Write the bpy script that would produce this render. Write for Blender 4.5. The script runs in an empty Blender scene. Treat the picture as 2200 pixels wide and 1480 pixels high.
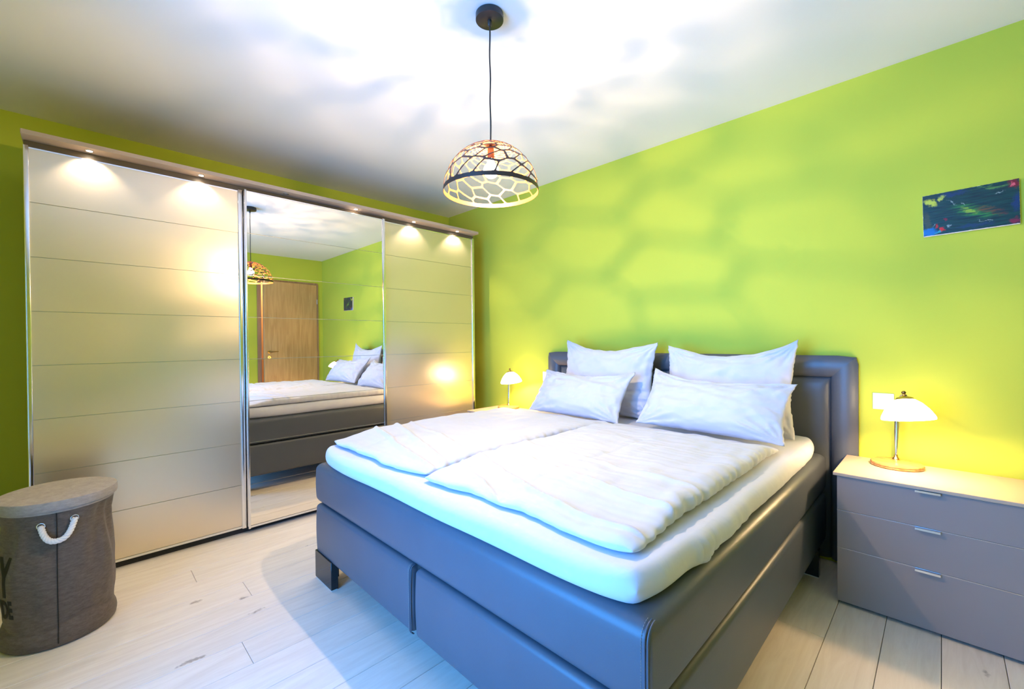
import bpy, bmesh, math, random
import numpy as np
from mathutils import Vector, Matrix, noise

random.seed(7)
PI = math.pi
SC = bpy.context.scene
COL = SC.collection

# ------------------------------------------------------------------ camera
F_PX, YAW, PITCH, ROLL = 926.66, 0.78409, -0.00772, -0.00879
Fv = Vector((-math.sin(YAW) * math.cos(PITCH), math.cos(YAW) * math.cos(PITCH), math.sin(PITCH)))
Rv = Vector((math.cos(YAW), math.sin(YAW), 0.0))
Uv = Rv.cross(Fv)
R2 = Rv * math.cos(ROLL) + Uv * math.sin(ROLL)
U2 = -Rv * math.sin(ROLL) + Uv * math.cos(ROLL)
cd = bpy.data.cameras.new('camera')
cd.sensor_width = 36.0
cd.lens = F_PX / 2200.0 * 36.0
cd.clip_start = 0.02
cam = bpy.data.objects.new('camera', cd)
COL.objects.link(cam)
M = Matrix((R2, U2, -Fv)).transposed().to_4x4()
M.translation = Vector((0, 0, 1.25))
cam.matrix_world = M
SC.camera = cam

# ------------------------------------------------------------------ world, view, lights
SC.view_settings.view_transform = 'Standard'
SC.view_settings.look = 'None'
SC.view_settings.gamma = 1.0
SC.view_settings.use_curve_mapping = False
SC.view_settings.exposure = 0.36
SC.cycles.max_bounces = 10
SC.cycles.diffuse_bounces = 6
SC.cycles.glossy_bounces = 5
SC.cycles.transmission_bounces = 6
SC.cycles.transparent_max_bounces = 12
SC.cycles.sample_clamp_indirect = 6.0
SC.cycles.use_denoising = True
SC.cycles.caustics_reflective = True

W = bpy.data.worlds.new('daylight')
SC.world = W
W.use_nodes = True
W.node_tree.nodes['Background'].inputs[0].default_value = (0.25, 0.5, 1.0, 1)
W.node_tree.nodes['Background'].inputs[1].default_value = 0.3

WIN = dict(x0=-1.80, x1=-0.50, z0=0.12, z1=2.30)       # tall window in the wall behind the camera
YF = -0.80                                             # plane of that wall
P_WINDOW, P_PENDANT, P_SPOT, P_BED = 118.0, 73.0, 12.0, 14.0
WARM = (1.0, 0.70, 0.40)


def light(name, kind, loc, energy, color, **kw):
    d = bpy.data.lights.new(name, kind)
    d.energy = energy
    d.color = color
    for k, v in kw.items():
        setattr(d, k, v)
    o = bpy.data.objects.new(name, d)
    o.location = loc
    COL.objects.link(o)
    return o


wl = light('window_daylight', 'AREA', ((WIN['x0'] + WIN['x1']) / 2, YF - 0.16, (WIN['z0'] + WIN['z1']) / 2),
           P_WINDOW, (0.06, 0.345, 1.0), shape='RECTANGLE', size=WIN['x1'] - WIN['x0'], size_y=WIN['z1'] - WIN['z0'])
wl.rotation_euler = (PI / 2, 0, 0)
wl.data.spread = math.radians(125)

# ------------------------------------------------------------------ materials
MATS = {}


def new_mat(name):
    m = bpy.data.materials.new(name)
    m.use_nodes = True
    return m, m.node_tree, m.node_tree.nodes['Principled BSDF']


def srgb(r, g, b):
    def f(c):
        c /= 255.0
        return c / 12.92 if c <= 0.04045 else ((c + 0.055) / 1.055) ** 2.4
    return (f(r), f(g), f(b), 1)


def simple(name, col, rough=0.5, metal=0.0, bump=None, var=0.0, spec=0.5, sheen=0.0, coat=0.0, vscale=3.0):
    """plain principled material with noise colour variation and optional noise bump (scale, strength)"""
    m, nt, b = new_mat(name)
    b.inputs['Base Color'].default_value = col
    b.inputs['Roughness'].default_value = rough
    b.inputs['Metallic'].default_value = metal
    b.inputs['Specular IOR Level'].default_value = spec
    b.inputs['Sheen Weight'].default_value = sheen
    b.inputs['Coat Weight'].default_value = coat
    tc = nt.nodes.new('ShaderNodeTexCoord')
    if var:
        n = nt.nodes.new('ShaderNodeTexNoise')
        n.inputs['Scale'].default_value = vscale
        n.inputs['Detail'].default_value = 5
        nt.links.new(tc.outputs['Object'], n.inputs['Vector'])
        mx = nt.nodes.new('ShaderNodeMix')
        mx.data_type = 'RGBA'
        mx.inputs[6].default_value = tuple(c * (1 - var) for c in col[:3]) + (1,)
        mx.inputs[7].default_value = tuple(min(1, c * (1 + var)) for c in col[:3]) + (1,)
        nt.links.new(n.outputs['Fac'], mx.inputs[0])
        nt.links.new(mx.outputs[2], b.inputs['Base Color'])
    if bump:
        n = nt.nodes.new('ShaderNodeTexNoise')
        n.inputs['Scale'].default_value = bump[0]
        n.inputs['Detail'].default_value = 4
        nt.links.new(tc.outputs['Object'], n.inputs['Vector'])
        bp = nt.nodes.new('ShaderNodeBump')
        bp.inputs['Strength'].default_value = bump[1]
        bp.inputs['Distance'].default_value = bump[2] if len(bump) > 2 else 0.002
        nt.links.new(n.outputs['Fac'], bp.inputs['Height'])
        nt.links.new(bp.outputs['Normal'], b.inputs['Normal'])
    MATS[name] = m
    return m


simple('green_paint', (0.53, 0.60, 0.064, 1), 0.75, var=0.03, bump=(260, 0.15, 0.001), spec=0.25)
simple('ceiling_paint', (0.86, 0.85, 0.84, 1), 0.85, var=0.01, bump=(200, 0.1, 0.001), spec=0.2)
simple('leather', (0.076, 0.090, 0.112, 1), 0.40, var=0.10, bump=(420, 0.25, 0.0012), vscale=6)
simple('leather_thread', (0.30, 0.25, 0.21, 1), 0.6)
simple('black_gloss', (0.012, 0.012, 0.014, 1), 0.12)
simple('felt_glide', (0.7, 0.7, 0.68, 1), 0.7)
simple('carcass', srgb(150, 125, 108), 0.5, var=0.06)
simple('crown_laminate', srgb(176, 156, 140), 0.45, var=0.05)
simple('track_dark', srgb(92, 80, 66), 0.45)
simple('chrome', (0.80, 0.80, 0.82, 1), 0.16, 1.0)
simple('satin_alu', (0.62, 0.60, 0.62, 1), 0.32, 1.0)
simple('dresser_lacquer', srgb(142, 132, 130), 0.38, var=0.02)
simple('dresser_top', srgb(186, 164, 144), 0.32, var=0.03)
simple('dark_gap', (0.02, 0.02, 0.02, 1), 0.8)
simple('black_metal', (0.022, 0.018, 0.017, 1), 0.35)
simple('cord_fabric', (0.02, 0.018, 0.016, 1), 0.7)
simple('shade_outer', (0.035, 0.018, 0.014, 1), 0.35)
simple('shade_inner', (0.30, 0.085, 0.022, 1), 0.38, 0.2)
simple('brass', (0.80, 0.52, 0.20, 1), 0.22, 1.0)
simple('antique_brass', (0.30, 0.18, 0.08, 1), 0.3, 1.0)
simple('plastic_white', (0.80, 0.79, 0.78, 1), 0.35)
simple('rope', (0.82, 0.76, 0.72, 1), 0.8, bump=(500, 0.5, 0.001))
simple('print_black', (0.006, 0.006, 0.007, 1), 0.75)
simple('seam_dark', (0.018, 0.015, 0.012, 1), 0.9)
simple('window_frame_white', (0.8, 0.8, 0.8, 1), 0.4)
simple('baseboard_wood', srgb(120, 86, 52), 0.5, var=0.15, vscale=9)
simple('hall_wall', srgb(225, 190, 150), 0.8, var=0.02)
simple('canvas_side', (0.78, 0.75, 0.70, 1), 0.8, bump=(600, 0.3, 0.0006))


def cloth(name, col, stripe=0.0, sc=900, fine=0.15):
    m, nt, b = new_mat(name)
    b.inputs['Base Color'].default_value = col
    b.inputs['Roughness'].default_value = 0.75
    b.inputs['Sheen Weight'].default_value = 0.25
    b.inputs['Specular IOR Level'].default_value = 0.3
    tc = nt.nodes.new('ShaderNodeTexCoord')
    w = nt.nodes.new('ShaderNodeTexNoise')
    w.inputs['Scale'].default_value = 14
    w.inputs['Detail'].default_value = 6
    w.inputs['Distortion'].default_value = 0.6
    nt.links.new(tc.outputs['Object'], w.inputs['Vector'])
    n = nt.nodes.new('ShaderNodeTexNoise')
    n.inputs['Scale'].default_value = sc
    nt.links.new(tc.outputs['Object'], n.inputs['Vector'])
    b1 = nt.nodes.new('ShaderNodeBump')
    b1.inputs['Strength'].default_value = 0.35
    b1.inputs['Distance'].default_value = 0.006
    nt.links.new(w.outputs['Fac'], b1.inputs['Height'])
    b2 = nt.nodes.new('ShaderNodeBump')
    b2.inputs['Strength'].default_value = fine
    b2.inputs['Distance'].default_value = 0.0008
    nt.links.new(n.outputs['Fac'], b2.inputs['Height'])
    nt.links.new(b1.outputs['Normal'], b2.inputs['Normal'])
    nt.links.new(b2.outputs['Normal'], b.inputs['Normal'])
    if stripe:
        wv = nt.nodes.new('ShaderNodeTexWave')
        wv.bands_direction = 'Y'
        wv.inputs['Scale'].default_value = stripe
        wv.inputs['Distortion'].default_value = 0.6
        wv.inputs['Detail'].default_value = 1
        nt.links.new(tc.outputs['Object'], wv.inputs['Vector'])
        mr = nt.nodes.new('ShaderNodeMapRange')
        mr.inputs['To Min'].default_value = 0.62
        mr.inputs['To Max'].default_value = 0.85
        nt.links.new(wv.outputs['Fac'], mr.inputs['Value'])
        nt.links.new(mr.outputs['Result'], b.inputs['Roughness'])
        mx = nt.nodes.new('ShaderNodeMix')
        mx.data_type = 'RGBA'
        mx.inputs[6].default_value = tuple(c * 0.965 for c in col[:3]) + (1,)
        mx.inputs[7].default_value = col
        nt.links.new(wv.outputs['Fac'], mx.inputs[0])
        nt.links.new(mx.outputs[2], b.inputs['Base Color'])
    MATS[name] = m
    return m


cloth('linen', (0.62, 0.635, 0.72, 1))
cloth('damask', (0.62, 0.635, 0.72, 1), stripe=9.0)


def felt_mat(name, c1, c2):
    m, nt, b = new_mat(name)
    b.inputs['Roughness'].default_value = 0.95
    b.inputs['Specular IOR Level'].default_value = 0.1
    b.inputs['Sheen Weight'].default_value = 0.15
    tc = nt.nodes.new('ShaderNodeTexCoord')
    mp = nt.nodes.new('ShaderNodeMapping')
    mp.inputs['Scale'].default_value = (1, 1, 3.0)
    nt.links.new(tc.outputs['Object'], mp.inputs['Vector'])
    n = nt.nodes.new('ShaderNodeTexNoise')
    n.inputs['Scale'].default_value = 38
    n.inputs['Detail'].default_value = 10
    n.inputs['Roughness'].default_value = 0.75
    nt.links.new(mp.outputs['Vector'], n.inputs['Vector'])
    cr = nt.nodes.new('ShaderNodeValToRGB')
    cr.color_ramp.elements[0].position = 0.3
    cr.color_ramp.elements[0].color = c1
    cr.color_ramp.elements[1].position = 0.72
    cr.color_ramp.elements[1].color = c2
    nt.links.new(n.outputs['Fac'], cr.inputs['Fac'])
    nt.links.new(cr.outputs['Color'], b.inputs['Base Color'])
    n2 = nt.nodes.new('ShaderNodeTexNoise')
    n2.inputs['Scale'].default_value = 500
    nt.links.new(tc.outputs['Object'], n2.inputs['Vector'])
    bp = nt.nodes.new('ShaderNodeBump')
    bp.inputs['Strength'].default_value = 0.4
    bp.inputs['Distance'].default_value = 0.001
    nt.links.new(n2.outputs['Fac'], bp.inputs['Height'])
    nt.links.new(bp.outputs['Normal'], b.inputs['Normal'])
    MATS[name] = m


felt_mat('hamper_felt', (0.085, 0.068, 0.056, 1), (0.17, 0.135, 0.11, 1))
felt_mat('hamper_lid_felt', (0.27, 0.235, 0.21, 1), (0.42, 0.37, 0.33, 1))


def plank_mat():
    m, nt, b = new_mat('oak_plank')
    b.inputs['Roughness'].default_value = 0.42
    b.inputs['Specular IOR Level'].default_value = 0.35
    tc = nt.nodes.new('ShaderNodeTexCoord')
    oi = nt.nodes.new('ShaderNodeObjectInfo')
    add = nt.nodes.new('ShaderNodeVectorMath')
    add.operation = 'ADD'
    sc_ = nt.nodes.new('ShaderNodeMath')
    sc_.operation = 'MULTIPLY'
    sc_.inputs[1].default_value = 37.0
    nt.links.new(oi.outputs['Random'], sc_.inputs[0])
    nt.links.new(tc.outputs['Object'], add.inputs[0])
    nt.links.new(sc_.outputs[0], add.inputs[1])
    mp = nt.nodes.new('ShaderNodeMapping')
    mp.inputs['Scale'].default_value = (9.0, 0.9, 1.0)
    nt.links.new(add.outputs[0], mp.inputs['Vector'])
    g = nt.nodes.new('ShaderNodeTexNoise')
    g.inputs['Scale'].default_value = 3.2
    g.inputs['Detail'].default_value = 9
    g.inputs['Roughness'].default_value = 0.62
    g.inputs['Distortion'].default_value = 1.2
    nt.links.new(mp.outputs['Vector'], g.inputs['Vector'])
    cr = nt.nodes.new('ShaderNodeValToRGB')
    e = cr.color_ramp.elements
    e[0].position = 0.28
    e[0].color = (0.68, 0.60, 0.52, 1)
    e[1].position = 0.62
    e[1].color = (0.78, 0.71, 0.63, 1)
    nt.links.new(g.outputs['Fac'], cr.inputs['Fac'])
    # per plank tone
    tone = nt.nodes.new('ShaderNodeMapRange')
    tone.inputs['To Min'].default_value = 0.96
    tone.inputs['To Max'].default_value = 1.02
    nt.links.new(oi.outputs['Random'], tone.inputs['Value'])
    mul = nt.nodes.new('ShaderNodeVectorMath')
    mul.operation = 'SCALE'
    nt.links.new(cr.outputs['Color'], mul.inputs[0])
    nt.links.new(tone.outputs['Result'], mul.inputs['Scale'])
    # sparse knots
    mk = nt.nodes.new('ShaderNodeMapping')
    mk.inputs['Scale'].default_value = (5.2, 2.0, 1.0)
    nt.links.new(add.outputs[0], mk.inputs['Vector'])
    dn = nt.nodes.new('ShaderNodeTexNoise')
    dn.inputs['Scale'].default_value = 9
    dn.inputs['Detail'].default_value = 3
    nt.links.new(add.outputs[0], dn.inputs['Vector'])
    dsc = nt.nodes.new('ShaderNodeVectorMath')
    dsc.operation = 'SCALE'
    dsc.inputs['Scale'].default_value = 0.22
    nt.links.new(dn.outputs['Color'], dsc.inputs[0])
    da = nt.nodes.new('ShaderNodeVectorMath')
    da.operation = 'ADD'
    nt.links.new(mk.outputs['Vector'], da.inputs[0])
    nt.links.new(dsc.outputs[0], da.inputs[1])
    v = nt.nodes.new('ShaderNodeTexVoronoi')
    v.inputs['Scale'].default_value = 1.25
    nt.links.new(da.outputs[0], v.inputs['Vector'])
    n3 = nt.nodes.new('ShaderNodeTexNoise')
    n3.inputs['Scale'].default_value = 55
    n3.inputs['Detail'].default_value = 4
    nt.links.new(add.outputs[0], n3.inputs['Vector'])
    ad = nt.nodes.new('ShaderNodeMath')
    ad.operation = 'MULTIPLY_ADD'
    ad.inputs[1].default_value = 0.16
    nt.links.new(n3.outputs['Fac'], ad.inputs[0])
    nt.links.new(v.outputs['Distance'], ad.inputs[2])
    kr = nt.nodes.new('ShaderNodeMapRange')
    kr.inputs['From Min'].default_value = 0.125
    kr.inputs['From Max'].default_value = 0.175
    kr.inputs['To Min'].default_value = 0.62
    kr.inputs['To Max'].default_value = 0.0
    nt.links.new(ad.outputs[0], kr.inputs['Value'])
    mx = nt.nodes.new('ShaderNodeMix')
    mx.data_type = 'RGBA'
    mx.inputs[7].default_value = (0.16, 0.12, 0.10, 1)
    nt.links.new(kr.outputs['Result'], mx.inputs[0])
    nt.links.new(mul.outputs[0], mx.inputs[6])
    nt.links.new(mx.outputs[2], b.inputs['Base Color'])
    bp = nt.nodes.new('ShaderNodeBump')
    bp.inputs['Strength'].default_value = 0.12
    bp.inputs['Distance'].default_value = 0.0008
    nt.links.new(g.outputs['Fac'], bp.inputs['Height'])
    nt.links.new(bp.outputs['Normal'], b.inputs['Normal'])
    MATS['oak_plank'] = m


plank_mat()


def wood_mat(name, c1, c2, scale=(7, 7, 0.6), rough=0.4, freq=3.0):
    m, nt, b = new_mat(name)
    b.inputs['Roughness'].default_value = rough
    tc = nt.nodes.new('ShaderNodeTexCoord')
    mp = nt.nodes.new('ShaderNodeMapping')
    mp.inputs['Scale'].default_value = scale
    nt.links.new(tc.outputs['Object'], mp.inputs['Vector'])
    g = nt.nodes.new('ShaderNodeTexNoise')
    g.inputs['Scale'].default_value = freq
    g.inputs['Detail'].default_value = 8
    g.inputs['Distortion'].default_value = 0.8
    nt.links.new(mp.outputs['Vector'], g.inputs['Vector'])
    cr = nt.nodes.new('ShaderNodeValToRGB')
    cr.color_ramp.elements[0].position = 0.3
    cr.color_ramp.elements[0].color = c1
    cr.color_ramp.elements[1].position = 0.7
    cr.color_ramp.elements[1].color = c2
    nt.links.new(g.outputs['Fac'], cr.inputs['Fac'])
    nt.links.new(cr.outputs['Color'], b.inputs['Base Color'])
    MATS[name] = m


wood_mat('door_oak', (0.50, 0.28, 0.11, 1), (0.66, 0.41, 0.18, 1), scale=(9, 9, 0.7))
wood_mat('door_frame_oak', (0.30, 0.17, 0.09, 1), (0.42, 0.26, 0.14, 1), scale=(9, 9, 0.7))
wood_mat('lamp_wood', (0.36, 0.16, 0.05, 1), (0.55, 0.29, 0.10, 1), scale=(2, 9, 2), rough=0.2, freq=6)


def satin_glass():
    m, nt, b = new_mat('satin_glass')
    b.inputs['Base Color'].default_value = (0.82, 0.70, 0.54, 1)
    b.inputs['Roughness'].default_value = 0.30
    b.inputs['Metallic'].default_value = 0.8
    b.inputs['Specular IOR Level'].default_value = 0.6
    tc = nt.nodes.new('ShaderNodeTexCoord')
    n = nt.nodes.new('ShaderNodeTexNoise')
    n.inputs['Scale'].default_value = 900
    nt.links.new(tc.outputs['Object'], n.inputs['Vector'])
    bp = nt.nodes.new('ShaderNodeBump')
    bp.inputs['Strength'].default_value = 0.05
    bp.inputs['Distance'].default_value = 0.0005
    nt.links.new(n.outputs['Fac'], bp.inputs['Height'])
    nt.links.new(bp.outputs['Normal'], b.inputs['Normal'])
    MATS['satin_glass'] = m
    m2, nt2, b2 = new_mat('mirror_glass')
    b2.inputs['Base Color'].default_value = (0.92, 0.87, 0.78, 1)
    b2.inputs['Metallic'].default_value = 1.0
    b2.inputs['Roughness'].default_value = 0.0
    MATS['mirror_glass'] = m2


satin_glass()


def emit(name, col, s, base=(0.9, 0.9, 0.9, 1)):
    m, nt, b = new_mat(name)
    b.inputs['Base Color'].default_value = base
    b.inputs['Emission Color'].default_value = col
    b.inputs['Emission Strength'].default_value = s
    b.inputs['Roughness'].default_value = 0.3
    MATS[name] = m


emit('opal_glass', (1.0, 0.74, 0.42, 1), 15.0)
emit('led_lens', (1.0, 0.86, 0.66, 1), 60.0)
emit('led_off', (1, 1, 1, 1), 0.0, (0.25, 0.25, 0.28, 1))


def clear_glass(name, gloss=0.12, tint=(1, 1, 1, 1)):
    m = bpy.data.materials.new(name)
    m.use_nodes = True
    nt = m.node_tree
    nt.nodes.clear()
    out = nt.nodes.new('ShaderNodeOutputMaterial')
    mix = nt.nodes.new('ShaderNodeMixShader')
    mix.inputs[0].default_value = gloss
    t = nt.nodes.new('ShaderNodeBsdfTransparent')
    t.inputs[0].default_value = tint
    g = nt.nodes.new('ShaderNodeBsdfGlossy')
    g.inputs['Roughness'].default_value = 0.02
    nt.links.new(t.outputs[0], mix.inputs[1])
    nt.links.new(g.outputs[0], mix.inputs[2])
    nt.links.new(mix.outputs[0], out.inputs[0])
    MATS[name] = m


clear_glass('pane_glass', 0.06)
clear_glass('bulb_glass', 0.30)
_nt = MATS['bulb_glass'].node_tree          # lit glass: glows itself, lets the filament's light through
_mx = next(n for n in _nt.nodes if n.type == 'MIX_SHADER')
_em = _nt.nodes.new('ShaderNodeEmission')
_em.inputs[0].default_value = (1.0, 0.84, 0.62, 1)
_em.inputs[1].default_value = 22.0
_nt.links.new(_em.outputs[0], _mx.inputs[2])


def painting_mat():
    """dark teal abstract with brushed green, red and blue patches, driven by object coordinates (x across, z up, metres)"""
    m, nt, b = new_mat('painting_paint')
    b.inputs['Roughness'].default_value = 0.35
    L = nt.links.new
    tc = nt.nodes.new('ShaderNodeTexCoord')
    n0 = nt.nodes.new('ShaderNodeTexNoise')
    n0.inputs['Scale'].default_value = 38
    n0.inputs['Detail'].default_value = 9
    n0.inputs['Roughness'].default_value = 0.7
    L(tc.outputs['Object'], n0.inputs['Vector'])
    s0 = nt.nodes.new('ShaderNodeVectorMath')
    s0.operation = 'MULTIPLY_ADD'
    s0.inputs[1].default_value = (0.055, 0.0, 0.055)
    s0.inputs[2].default_value = (-0.0275, 0, -0.0275)
    L(n0.outputs['Color'], s0.inputs[0])
    pos = nt.nodes.new('ShaderNodeVectorMath')
    pos.operation = 'ADD'
    L(tc.outputs['Object'], pos.inputs[0])
    L(s0.outputs[0], pos.inputs[1])
    # brush direction noise
    mp = nt.nodes.new('ShaderNodeMapping')
    mp.inputs['Rotation'].default_value = (0, math.radians(28), 0)
    mp.inputs['Scale'].default_value = (14, 1, 130)
    L(tc.outputs['Object'], mp.inputs['Vector'])
    br = nt.nodes.new('ShaderNodeTexNoise')
    br.inputs['Scale'].default_value = 1.0
    br.inputs['Detail'].default_value = 8
    L(mp.outputs['Vector'], br.inputs['Vector'])
    cr = nt.nodes.new('ShaderNodeValToRGB')
    cr.color_ramp.elements[0].position = 0.3
    cr.color_ramp.elements[0].color = (0.002, 0.018, 0.028, 1)
    cr.color_ramp.elements[1].position = 0.75
    cr.color_ramp.elements[1].color = (0.003, 0.060, 0.055, 1)
    L(br.outputs['Fac'], cr.inputs['Fac'])
    cur = cr.outputs['Color']

    def blob(cx, cz, rx, rz, col, fac, rot=0.0, streak=0.0, soft=0.5):
        nonlocal cur
        mm = nt.nodes.new('ShaderNodeMapping')
        mm.vector_type = 'POINT'
        # Mapping applies scale, rotation, translation; do translate first with a vector add
        sub = nt.nodes.new('ShaderNodeVectorMath')
        sub.operation = 'SUBTRACT'
        sub.inputs[1].default_value = (cx, 0, cz)
        L(pos.outputs[0], sub.inputs[0])
        rr = nt.nodes.new('ShaderNodeVectorRotate')
        rr.rotation_type = 'Y_AXIS'
        rr.inputs['Angle'].default_value = rot
        L(sub.outputs[0], rr.inputs['Vector'])
        nt.nodes.remove(mm)
        dv = nt.nodes.new('ShaderNodeVectorMath')
        dv.operation = 'MULTIPLY'
        dv.inputs[1].default_value = (1 / rx, 0, 1 / rz)
        L(rr.outputs[0], dv.inputs[0])
        ln = nt.nodes.new('ShaderNodeVectorMath')
        ln.operation = 'LENGTH'
        L(dv.outputs[0], ln.inputs[0])
        mr = nt.nodes.new('ShaderNodeMapRange')
        mr.inputs['From Min'].default_value = 1.0
        mr.inputs['From Max'].default_value = 1.0 - soft
        mr.inputs['To Min'].default_value = 0.0
        mr.inputs['To Max'].default_value = fac
        L(ln.outputs['Value'], mr.inputs['Value'])
        f = mr.outputs['Result']
        if streak:
            st = nt.nodes.new('ShaderNodeMapRange')
            st.inputs['From Min'].default_value = 0.42
            st.inputs['From Max'].default_value = 0.62
            L(br.outputs['Fac'], st.inputs['Value'])
            mu = nt.nodes.new('ShaderNodeMath')
            mu.operation = 'MULTIPLY'
            L(f, mu.inputs[0])
            L(st.outputs['Result'], mu.inputs[1])
            f = mu.outputs[0]
        mx = nt.nodes.new('ShaderNodeMix')
        mx.data_type = 'RGBA'
        L(f, mx.inputs[0])
        L(cur, mx.inputs[6])
        mx.inputs[7].default_value = col
        cur = mx.outputs[2]

    # canvas spans x -0.157..0.157, z -0.101..0.101
    blob(0.02, -0.01, 0.10, 0.035, (0.03, 0.22, 0.04, 1), 0.9, -0.45, 1)
    blob(0.0, -0.005, 0.04, 0.010, (0.35, 0.50, 0.03, 1), 0.7, -0.5, 1)
    blob(0.07, -0.02, 0.06, 0.018, (0.20, 0.012, 0.02, 1), 0.9, -0.45, 1)
    blob(-0.128, 0.062, 0.032, 0.016, (0.55, 0.62, 0.05, 1), 0.95, -0.7)
    blob(-0.09, 0.075, 0.016, 0.008, (0.45, 0.55, 0.06, 1), 0.9, 0.4)
    blob(-0.14, -0.03, 0.014, 0.06, (0.05, 0.07, 0.04, 1), 0.8, 0.1)
    blob(-0.135, -0.082, 0.035, 0.024, (0.004, 0.16, 0.50, 1), 0.95)
    blob(-0.105, -0.085, 0.02, 0.006, (0.03, 0.42, 0.50, 1), 0.8, 0.5)
    blob(-0.088, -0.075, 0.010, 0.012, (0.60, 0.01, 0.01, 1), 1.0, 0.3)
    blob(-0.108, -0.058, 0.006, 0.010, (0.55, 0.01, 0.02, 1), 0.9)
    blob(-0.078, -0.03, 0.009, 0.009, (0.22, 0.01, 0.04, 1), 0.9)
    blob(0.142, 0.085, 0.020, 0.030, (0.20, 0.008, 0.02, 1), 0.95)
    blob(0.136, 0.082, 0.007, 0.013, (0.75, 0.12, 0.16, 1), 0.9)
    blob(0.140, -0.085, 0.024, 0.016, (0.22, 0.01, 0.05, 1), 0.9)
    blob(0.07, 0.085, 0.07, 0.010, (0.10, 0.26, 0.05, 1), 0.85, -0.1, 1)
    blob(0.148, 0.0, 0.018, 0.05, (0.006, 0.03, 0.14, 1), 0.8)
    blob(-0.05, 0.085, 0.06, 0.012, (0.005, 0.03, 0.12, 1), 0.8)
    blob(0.02, -0.078, 0.07, 0.012, (0.006, 0.035, 0.11, 1), 0.8)
    for cx, cz, rx, rz, rot in ((-0.016, 0.03, 0.012, 0.0022, -1.1), (0.05, -0.063, 0.030, 0.002, -0.3),
                                (0.10, 0.055, 0.018, 0.0018, 0.3), (-0.055, 0.045, 0.028, 0.0015, -0.8),
                                (-0.12, -0.052, 0.012, 0.002, 0.8), (-0.07, -0.062, 0.010, 0.0018, -0.9)):
        blob(cx, cz, rx, rz, (0.45, 0.55, 0.52, 1), 0.7, rot, 0, 0.6)
    L(cur, b.inputs['Base Color'])
    bp = nt.nodes.new('ShaderNodeBump')
    bp.inputs['Strength'].default_value = 0.5
    bp.inputs['Distance'].default_value = 0.002
    L(br.outputs['Fac'], bp.inputs['Height'])
    L(bp.outputs['Normal'], b.inputs['Normal'])
    MATS['painting_paint'] = m


painting_mat()


# ------------------------------------------------------------------ helpers
def link_bm(name, bm, mats, parent=None, smooth=False, loc=(0, 0, 0), rot=(0, 0, 0)):
    me = bpy.data.meshes.new(name)
    bm.normal_update()
    bm.to_mesh(me)
    bm.free()
    if isinstance(mats, str):
        mats = [mats]
    for k in mats:
        me.materials.append(MATS[k])
    if smooth is True:
        for p in me.polygons:
            p.use_smooth = True
    elif smooth:
        for p in me.polygons:
            p.use_smooth = True
        me.set_sharp_from_angle(angle=math.radians(smooth))
    o = bpy.data.objects.new(name, me)
    o.location = loc
    o.rotation_euler = rot
    COL.objects.link(o)
    if parent is not None:
        o.parent = parent
    return o


def link_np(name, verts, faces, mats, parent=None, smooth=True, loc=(0, 0, 0), midx=None):
    me = bpy.data.meshes.new(name)
    me.from_pydata([tuple(v) for v in verts], [], faces)
    if isinstance(mats, str):
        mats = [mats]
    for k in mats:
        me.materials.append(MATS[k])
    if midx is not None:
        me.polygons.foreach_set('material_index', midx)
    if smooth:
        for p in me.polygons:
            p.use_smooth = True
        if smooth is not True:
            me.set_sharp_from_angle(angle=math.radians(smooth))
    me.update()
    o = bpy.data.objects.new(name, me)
    o.location = loc
    COL.objects.link(o)
    if parent is not None:
        o.parent = parent
    return o


def tag(o, label=None, cat=None, group=None, kind=None):
    if label: o['label'] = label
    if cat: o['category'] = cat
    if group: o['group'] = group
    if kind: o['kind'] = kind
    return o


def empty(name, loc, label=None, cat=None, group=None, kind=None, rz=0.0, parent=None):
    o = bpy.data.objects.new(name, None)
    o.location = loc
    o.rotation_euler = (0, 0, rz)
    o.empty_display_size = 0.1
    COL.objects.link(o)
    if parent is not None:
        o.parent = parent
    return tag(o, label, cat, group, kind)


def box_bm(x0, x1, y0, y1, z0, z1, bev=0.0, seg=2, bm=None, mi=0):
    b = bmesh.new()
    r = bmesh.ops.create_cube(b, size=1.0)
    for v in b.verts:
        v.co = Vector(((x0 + x1) / 2 + v.co.x * (x1 - x0), (y0 + y1) / 2 + v.co.y * (y1 - y0), (z0 + z1) / 2 + v.co.z * (z1 - z0)))
    if bev:
        bmesh.ops.bevel(b, geom=b.edges[:], offset=bev, segments=seg, affect='EDGES', profile=0.5)
    for f in b.faces:
        f.material_index = mi
    if bm is None:
        return b
    me = bpy.data.meshes.new('tmp')
    b.to_mesh(me)
    b.free()
    bm.from_mesh(me)
    bpy.data.meshes.remove(me)
    return bm


def box(name, x0, x1, y0, y1, z0, z1, mat, parent=None, bev=0.0, seg=2, origin=None):
    """box given in parent (or world) coordinates; origin moves the object's own origin"""
    ox, oy, oz = origin if origin else (0, 0, 0)
    bm = box_bm(x0 - ox, x1 - ox, y0 - oy, y1 - oy, z0 - oz, z1 - oz, bev, seg)
    return link_bm(name, bm, mat, parent, smooth=(35 if bev else False), loc=(ox, oy, oz))


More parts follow.
